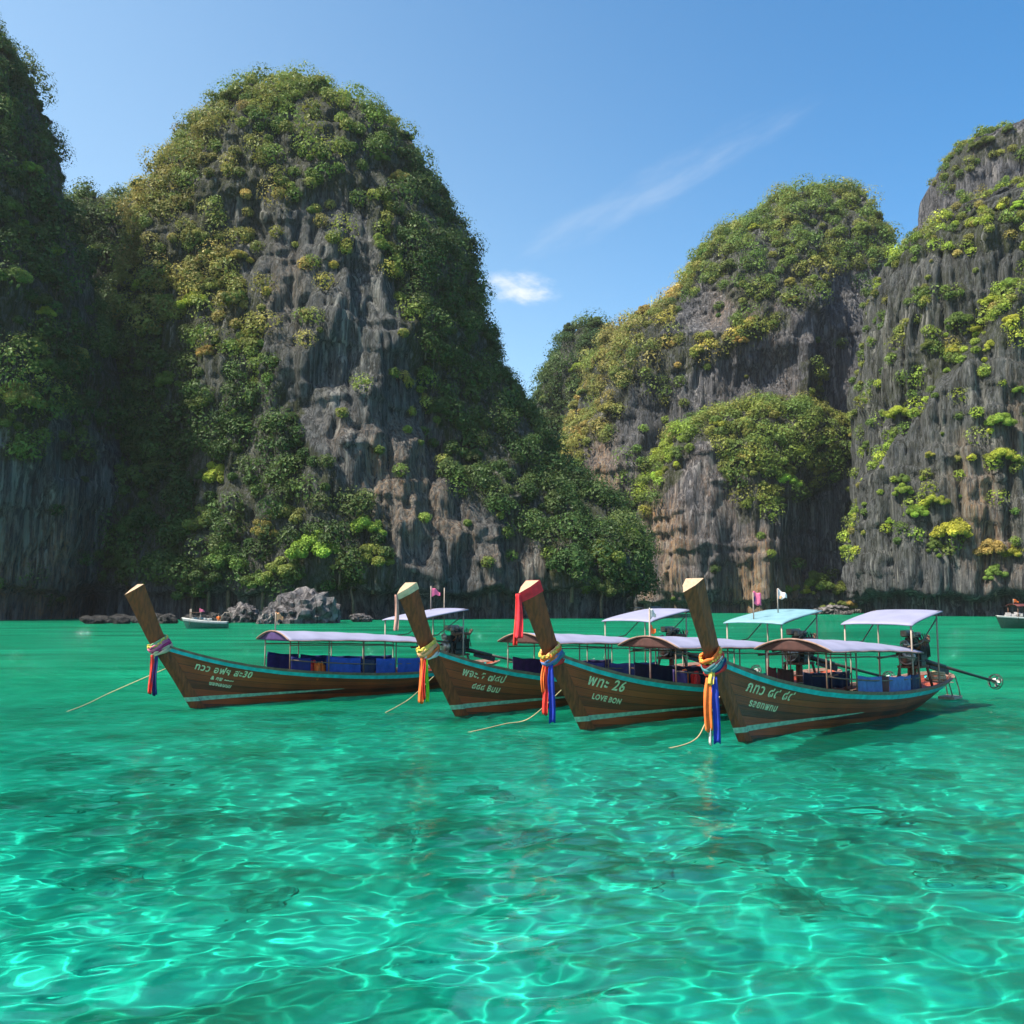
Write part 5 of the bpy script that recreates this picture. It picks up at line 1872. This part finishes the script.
for k, (lab, wr, rb) in GAR.items():
    p, th, e = BOATS[k]
    garland((p.x, p.y, 0), th, k, lab, wr, rb)


def prow_cloth(k, label, col, wrap, ribs):
    p, th, e = BOATS[k]
    g = empty('prow_cloth', (p.x, p.y, 0), th)
    tag(g, label, 'cloth')
    b = MB(U)
    a, c = stem_section(len(STEM) - 2), stem_section(len(STEM) - 1)
    cen = (sum(c, Vector()) / 5)
    lo = [q + (q - sum(a, Vector()) / 5) * 0.10 for q in a]
    hi = [q + (q - cen) * 0.07 for q in c]
    lo = [l.lerp(h, wrap) for l, h in zip(lo, hi)]
    b.add([tuple(v) for v in lo + hi], [(0, 1, 6, 5), (1, 2, 7, 6), (2, 3, 8, 7), (3, 4, 9, 8), (4, 0, 5, 9)])
    b.build('wrap', cloth(col), g)
    f = hi[0]
    for i, (c_, dy, ln, w_) in enumerate(ribs):
        b = MB(U)

        def fn(p_, q, dy=dy, ln=ln, w_=w_, i=i):
            a_ = (p_ - 0.5) * w_ * (0.5 + 0.6 * q ** 0.7)
            fo = 0.03 * math.sin(p_ * 8 + i + q * 2)
            return (f.x - 0.02 + a_ * 0.7 + 0.03 * math.sin(q * 3 + i) + fo * 0.5, dy - a_ * 0.7 + fo * 0.5, f.z - ln * q)
        b.sheet(fn, 10, 14, (0.008, -0.008, 0))
        b.build('ribbon', cloth(c_), g)


prow_cloth('C', 'scarlet cloth knotted round a prow top with a long hanging end', 'scarlet', 0.0, [('scarlet', -0.02, 0.86, 0.15), ('red', 0.05, 1.0, 0.08)])
prow_cloth('B', 'faded cream cloth tied round a prow top with a thin brownish end', 'cream', 0.35, [('mauve', -0.0, 0.78, 0.10)])


# things carried in the boats
def in_boat(k, s_, y, z):
    p, th, e = BOATS[k]
    v = Matrix.Rotation(th, 3, 'Z') @ Vector((s_ * U, y * U, z * U))
    return Vector((p.x, p.y, 0)) + v, th


def life_jackets(k, s_, y, z, label, col, n=1):
    loc, th = in_boat(k, s_, y, z)
    g = empty('life_jacket', loc, th + 0.4)
    tag(g, label, 'life jacket', 'life jackets on board')
    for sg in (-1, 1):
        b = MB(U); b.box((sg * 0.11, 0, 0.2), (0.17, 0.09, 0.40), bev=0.035); b.box((sg * 0.07, 0.01, 0.43), (0.07, 0.08, 0.12), bev=0.025)
        b.build('chest_pad', cloth(col), g)
    b = MB(U); b.box((0, 0.07, 0.24), (0.36, 0.06, 0.42), bev=0.025); b.build('back_pad', cloth(col), g)
    b = MB(U); b.box((0, -0.048, 0.16), (0.40, 0.016, 0.03), bev=0.006); b.build('strap', M_black, g)


life_jackets('A', 3.08, -0.60, 0.56, 'red life jacket leaning among blue side cloths under the purple fronted awning', 'red')
life_jackets('A', 3.30, -0.62, 0.52, 'orange life jacket beside the red one among blue side cloths', 'orange')
life_jackets('C', 2.85, -0.52, 0.62, 'orange life jacket piled under the awning of the boat with the scarlet prow cloth', 'orange')
life_jackets('C', 3.2, -0.58, 0.56, 'red life jacket piled under the awning of the boat with the scarlet prow cloth', 'red')
loc, th = in_boat('D', 9.35, -0.25, 0.5)
b = MB(U)
for i in range(5):
    b.ring((0.02 * i, 0.01 * i, 0.06 + 0.05 * i), (0.1, 0.05, 1), 0.24 - 0.02 * i, 0.24 - 0.02 * i, 0.03, 26, 6, wob=0.015, seed=i)
o = b.build('rope_coil', M_rope)
o.location = loc; tag(o, 'coil of pale rope lying on the stern of the nearest longtail boat', 'rope')


# mooring lines
def rope(name_label, pts, r=0.016):
    P = [Vector(q) for q in pts]
    path = []
    for i in range(len(P) - 1):
        a, c = P[max(i - 1, 0)], P[min(i + 2, len(P) - 1)]
        for j in range(10):
            t_ = j / 10
            h = ((-a + 3 * P[i] - 3 * P[i + 1] + c) * t_ ** 3 + (2 * a - 5 * P[i] + 4 * P[i + 1] - c) * t_ ** 2 + (-a + P[i + 1]) * t_ + 2 * P[i]) * 0.5
            path.append(h)
    path.append(P[-1])
    b = MB(1.0)
    b.tube(path, r, 6)
    o = b.build('mooring_rope', M_rope)
    tag(o, name_label, 'rope', 'mooring ropes')


def bow_pt(k, s_=-0.55, z=0.95, y=0.12):
    return in_boat(k, s_, y, z)[0]


rope('taut pale rope running from the prow nearest the shaded cliff down into the water', [bow_pt('A', -0.6, 0.98), on_water(112, 692, 0.32), on_water(85, 705, 0.08), on_water(55, 716, -0.03)])
rope('pale rope slanting from the prow with the orange wraps down to the water', [bow_pt('B', -0.55, 0.92), on_water(412, 697, 0.35), on_water(398, 706, 0.12), on_water(383, 714, -0.04)])
rope('pale rope trailing on the water below the prow with the scarlet cloth', [bow_pt('C', -0.35, 0.85), on_water(530, 718, 0.18), on_water(505, 724, 0.05), on_water(480, 730, 0.01), on_water(455, 735, -0.05)])
rope('slack pale rope curving from the nearest prow down onto the water', [bow_pt('D', -0.4, 0.85), on_water(706, 722, 0.45), on_water(697, 738, 0.12), on_water(680, 746, 0.02), on_water(650, 751, -0.04)])


# ------------------------------------------------------------------ small boats further out
M_whitepaint = pmat('white_boat_paint', (0.40, 0.41, 0.41), 0.4, 0.15, 3)
M_greenpaint = pmat('green_boat_paint', (0.02, 0.13, 0.10), 0.45, 0.2, 3)
M_darkgreen = pmat('dark_green_boat_paint', (0.010, 0.045, 0.035), 0.45, 0.2, 3)
M_glass = pmat('dark_windscreen', (0.02, 0.03, 0.04), 0.08)
M_skin = pmat('skin', (0.32, 0.17, 0.10), 0.6)
M_grey = pmat('grey_gear', (0.30, 0.29, 0.30), 0.7, 0.4, 4)
M_bluepaint = pmat('blue_boat_paint', (0.06, 0.16, 0.34), 0.4, 0.2, 3)


def small_hull(L_, Bm, hb, hs, k=1.0, rake=0.12):
    """open hull, bow at x=0"""
    b = MB(k)
    n = 26

    def fn(u, v):
        half = Bm / 2 * min(1, (u / 0.45)) ** 0.6 * (1 - 0.15 * max(0, u - 0.7) / 0.3)
        zt = hs + (hb - hs) * (1 - u) ** 2
        w = 2 * v - 1
        a = abs(w)
        y = half * math.copysign(min(1, a * 1.25) ** 0.8, w) if a < 0.8 else math.copysign(half, w) * (1 + 0.06 * (a - 0.8) / 0.2)
        z = -0.25 + (zt + 0.25) * (a ** 2.2)
        x = L_ * u - rake * L_ * (z / hb) * (1 - u) ** 2
        return (x, y, z)
    b.grid(fn, n, 16)
    last = [fn(1, j / 16) for j in range(17)]
    b.add(last, [tuple(range(17))])
    # gunwale lip and a deck inside
    b.sheet(lambda p, q: (L_ * (0.04 + 0.95 * p), fn(0.04 + 0.95 * p, 1.0)[1] * (2 * q - 1) * 0.97, hs * 0.6 + (hb - hs) * (1 - p) ** 2 * 0.7), 16, 6, 0.03)
    return b


def stripe_small(L_, Bm, hb, hs, z0f, z1f, k=1.0, rake=0.12):
    b = MB(k)
    for w in (-1, 1):
        def fn(p, q):
            u = 0.01 + 0.985 * p
            half = Bm / 2 * min(1, (u / 0.45)) ** 0.6 * (1 - 0.15 * max(0, u - 0.7) / 0.3)
            zt = hs + (hb - hs) * (1 - u) ** 2
            z = zt * (z0f + (z1f - z0f) * q)
            return (L_ * u - rake * L_ * (z / hb) * (1 - u) ** 2 - 0.01, w * half * 1.07, z)
        b.sheet(fn, 26, 3, (0, -0.05 * w, 0))
    return b


def person(loc, rz, shirt, label, h=1.65, pose='sit'):
    """a seated or standing figure grown as one skin"""
    e = empty('person', loc, rz)
    tag(e, label, 'person')
    if pose == 'sit':
        V = [(0, 0, 0.45), (0, 0, 0.62), (0, 0, 0.85), (0, 0, 0.98), (0, 0, 1.08), (0, 0, 1.20), (0.10, -0.02, 0.45), (0.16, -0.42, 0.46), (0.16, -0.46, 0.08), (0.16, -0.58, 0.04),
             (-0.10, -0.02, 0.45), (-0.16, -0.42, 0.46), (-0.16, -0.46, 0.08), (-0.16, -0.58, 0.04), (0.19, 0, 0.90), (0.27, -0.06, 0.66), (0.20, -0.30, 0.56), (-0.19, 0, 0.90), (-0.27, -0.06, 0.66), (-0.20, -0.30, 0.56)]
    else:
        V = [(0, 0, 0.88), (0, 0, 1.05), (0, 0, 1.28), (0, 0, 1.41), (0, 0, 1.50), (0, 0, 1.62), (0.10, 0, 0.82), (0.11, -0.03, 0.46), (0.11, 0.0, 0.08), (0.11, -0.13, 0.04),
             (-0.10, 0, 0.82), (-0.11, -0.03, 0.46), (-0.11, 0.0, 0.08), (-0.11, -0.13, 0.04), (0.19, 0, 1.33), (0.26, -0.02, 1.06), (0.22, -0.22, 0.98), (-0.19, 0, 1.33), (-0.26, -0.02, 1.06), (-0.22, -0.22, 0.98)]
    E_ = [(0, 1), (1, 2), (2, 3), (3, 4), (4, 5), (0, 6), (6, 7), (7, 8), (8, 9), (0, 10), (10, 11), (11, 12), (12, 13), (2, 14), (14, 15), (15, 16), (2, 17), (17, 18), (18, 19)]
    rad = [.14, .13, .15, .07, .08, .10, .09, .07, .05, .045, .09, .07, .05, .045, .06, .045, .04, .06, .045, .04]
    m = bpy.data.meshes.new('body')
    m.from_pydata(V, E_, [])
    o = link('body', m, M_skin, e)
    md = o.modifiers.new('skin', 'SKIN')
    for sv, r_ in zip(m.skin_vertices[0].data, rad):
        sv.radius = (r_, r_ * 0.85)
    m.skin_vertices[0].data[0].use_root = True
    o.modifiers.new('sub', 'SUBSURF').levels = 2
    base = V[0][2]
    b = MB(); b.tube([(0, 0, base - 0.02), (0, 0, base + 0.17), (0, 0, base + 0.40), (0, 0, base + 0.50)], [0.165, 0.160, 0.185, 0.09], 12, flat=1.15)
    for sg in (-1, 1):
        b.tube([(sg * 0.13, 0, base + 0.46), (sg * 0.21, 0, base + 0.42), (sg * 0.265, -0.04, base + 0.25)], [0.08, 0.075, 0.065], 8)
    b.build('shirt', cloth(shirt), e)
    hz = V[5][2]
    b = MB(); b.grid(lambda p, q: (0.115 * math.cos(q * 6.2832) * math.sin(p * 1.9), 0.02 + 0.12 * math.sin(q * 6.2832) * math.sin(p * 1.9), hz + 0.03 + 0.13 * math.cos(p * 1.9)), 8, 14)
    b.build('hair', M_black, e)
    return e


# small green and white boat off the shaded shore
p = on_water(186, 628.5)
e = empty('tour_boat', (p.x, p.y, 0), R(12))
tag(e, 'small white and green open boat with a bare mast frame off the shaded shore', 'boat')
Ls = 40 * p.y / FPX
k_ = Ls / 5.6
hl = small_hull(5.6, 1.9, 1.55, 0.95, k_).build('hull', M_greenpaint, e)
stripe_small(5.6, 1.9, 1.55, 0.95, 0.66, 1.0, k_).build('white_band', M_whitepaint, hl)
for sx in (0.55, 1.9):
    for sy in (-0.5, 0.5):
        MB(k_).tube([(sx, sy, 0.5), (sx, sy, 2.3 + (0.4 if sx < 1 else 0))], 0.05, 6).build('mast_post', M_pole_pale, e)
b = MB(k_); b.box((1.25, 0, 2.2), (1.5, 1.15, 0.07)); b.build('canopy_frame', M_rust, e)
f = flag_mesh(0.5, 0.4, 3).build('flag', cloth('pink'), e); f.location = (1.7 * k_, 0, 2.5 * k_)
b = MB(k_)
for i in range(8):
    b.box((0.9 + 0.33 * i, rnd.uniform(-.5, .5), 1.15 + rnd.uniform(0, .25)), (0.3, 0.4, 0.3), Matrix.Rotation(rnd.uniform(0, 3), 3, 'Z'))
b.build('deck_gear', M_whitepaint, e)
b = MB(k_); b.tube([(4.55, 0, 0.6), (4.7, 0, 1.7), (5.1, 0, 2.2), (5.7, 0, 2.15), (6.1, 0, 1.7)], 0.05, 7); b.build('davit', M_pole_pale, e)
person((p.x + 4.3 * k_ * math.cos(R(12)), p.y + 4.3 * k_ * math.sin(R(12)), 0.62 * k_), R(30), 'orange', 'person in an orange shirt sitting at the stern of the small green boat', pose='sit')

# dark green boat at the edge of the bay
p = on_water(1001, 628.5)
e = empty('tour_boat', (p.x, p.y, 0), R(8))
tag(e, 'dark green boat heaped with pale gear below the fluted cliff', 'boat')
k_ = 1.15
hl = small_hull(7.5, 2.2, 1.45, 1.1, k_, 0.08).build('hull', M_darkgreen, e)
stripe_small(7.5, 2.2, 1.45, 1.1, 0.86, 1.02, k_, 0.08).build('rub_rail', M_whitepaint, hl)
b = MB(k_)
for i in range(26):
    b.box((0.9 + rnd.uniform(0, 4.5), rnd.uniform(-.8, .8), 1.25 + rnd.uniform(0, .45)), (0.5, 0.45, 0.32), Matrix.Rotation(rnd.uniform(0, 3), 3, 'Z'))
b.build('deck_gear', M_grey, e)
for sx in (1.6, 3.6, 5.6):
    for sy in (-0.8, 0.8):
        MB(k_).tube([(sx, sy, 1.0), (sx, sy, 2.5)], 0.04, 6).build('canopy_post', M_rust, e)
b = MB(k_); b.sheet(lambda p_, q: (1.4 + 4.6 * p_, 1.0 * (2 * q - 1), 2.5 + 0.25 * (1 - (2 * q - 1) ** 2)), 8, 8, 0.05); b.build('canopy', cloth('maroon'), e)
f = flag_mesh(0.6, 0.4, 5).build('flag', cloth('orange'), e); f.location = (1.7 * k_, 0, 3.1 * k_)
MB(k_).tube([(1.7, 0, 2.6), (1.7, 0, 3.3)], 0.03, 6).build('flag_pole', M_pole_pale, e)

# white speedboats rafted below the buttress
for (px, py, ln, rz, lab) in [(622, 616.0, 26, 20, 'white speedboat with a red waterline, outer one of the pair below the orange stained cliff'), (640, 615.3, 26, 10, 'white speedboat with a blue windscreen, behind the red lined speedboat')]:
    p = on_water(px, py)
    e = empty('speedboat', (p.x, p.y, 0), R(rz))
    tag(e, lab, 'boat', 'speedboats below the cliff')
    k_ = ln * p.y / FPX / 7.0
    hl = small_hull(7.0, 2.2, 1.25, 0.85, k_, 0.16).build('hull', M_whitepaint, e)
    stripe_small(7.0, 2.2, 1.25, 0.85, 0.30, 0.48, k_, 0.16).build('hull_stripe', cloth('red') if px < 630 else M_bluepaint, hl)
    b = MB(k_); b.sheet(lambda a, q: (2.2 + 0.9 * a, 0.85 * (2 * q - 1) * (1 - 0.15 * a), 1.05 + 0.55 * a), 4, 6, 0.05); b.build('windscreen', M_glass, e)
    b = MB(k_); b.box((2.4, 0, 0.98), (1.3, 1.6, 0.35), bev=0.12); b.box((4.6, 0, 0.95), (1.6, 1.5, 0.35), bev=0.1); b.build('cabin', M_whitepaint, e)
    b = MB(k_); b.sheet(lambda a, q: (3.0 + 2.8 * a, 0.95 * (2 * q - 1), 2.15 + 0.15 * (1 - (2 * q - 1) ** 2)), 6, 8, 0.06); b.build('canopy', M_bluepaint if px > 630 else M_whitepaint, e)
    for sx in (3.2, 5.6):
        for sy in (-0.8, 0.8):
            MB(k_).tube([(sx, sy, 0.8), (sx, sy, 2.15)], 0.035, 6).build('canopy_post', M_brightmetal, e)
    b = MB(k_)
    for sy in (-0.4, 0.4):
        b.box((7.15, sy, 0.85), (0.45, 0.4, 0.7), bev=0.1)
    b.build('outboard_motor', M_black, e)


# ------------------------------------------------------------------ sea air
HAZE = 0.00007
if HAZE:
    b = MB()
    x0, x1, y0, y1, z0, z1 = -900, 1100, -60, 1600, -70, 190
    b.add([(x0, y0, z0), (x1, y0, z0), (x1, y1, z0), (x0, y1, z0), (x0, y0, z1), (x1, y0, z1), (x1, y1, z1), (x0, y1, z1)],
          [(0, 3, 2, 1), (4, 5, 6, 7), (0, 1, 5, 4), (1, 2, 6, 5), (2, 3, 7, 6), (3, 0, 4, 7)])
    hm = bpy.data.materials.new('haze')
    hm.use_nodes = True
    ht = hm.node_tree
    ht.nodes.clear()
    ho = N(ht, 'ShaderNodeOutputMaterial')
    hv = N(ht, 'ShaderNodeVolumePrincipled')
    hv.inputs['Color'].default_value = (0.86, 0.92, 1.0, 1)
    hv.inputs['Density'].default_value = HAZE
    hv.inputs['Anisotropy'].default_value = 0.2
    ht.links.new(hv.outputs[0], ho.inputs['Volume'])
    o = b.build('haze', hm)
    tag(o, 'thin bluish sea haze filling the bay', 'haze', kind='stuff')
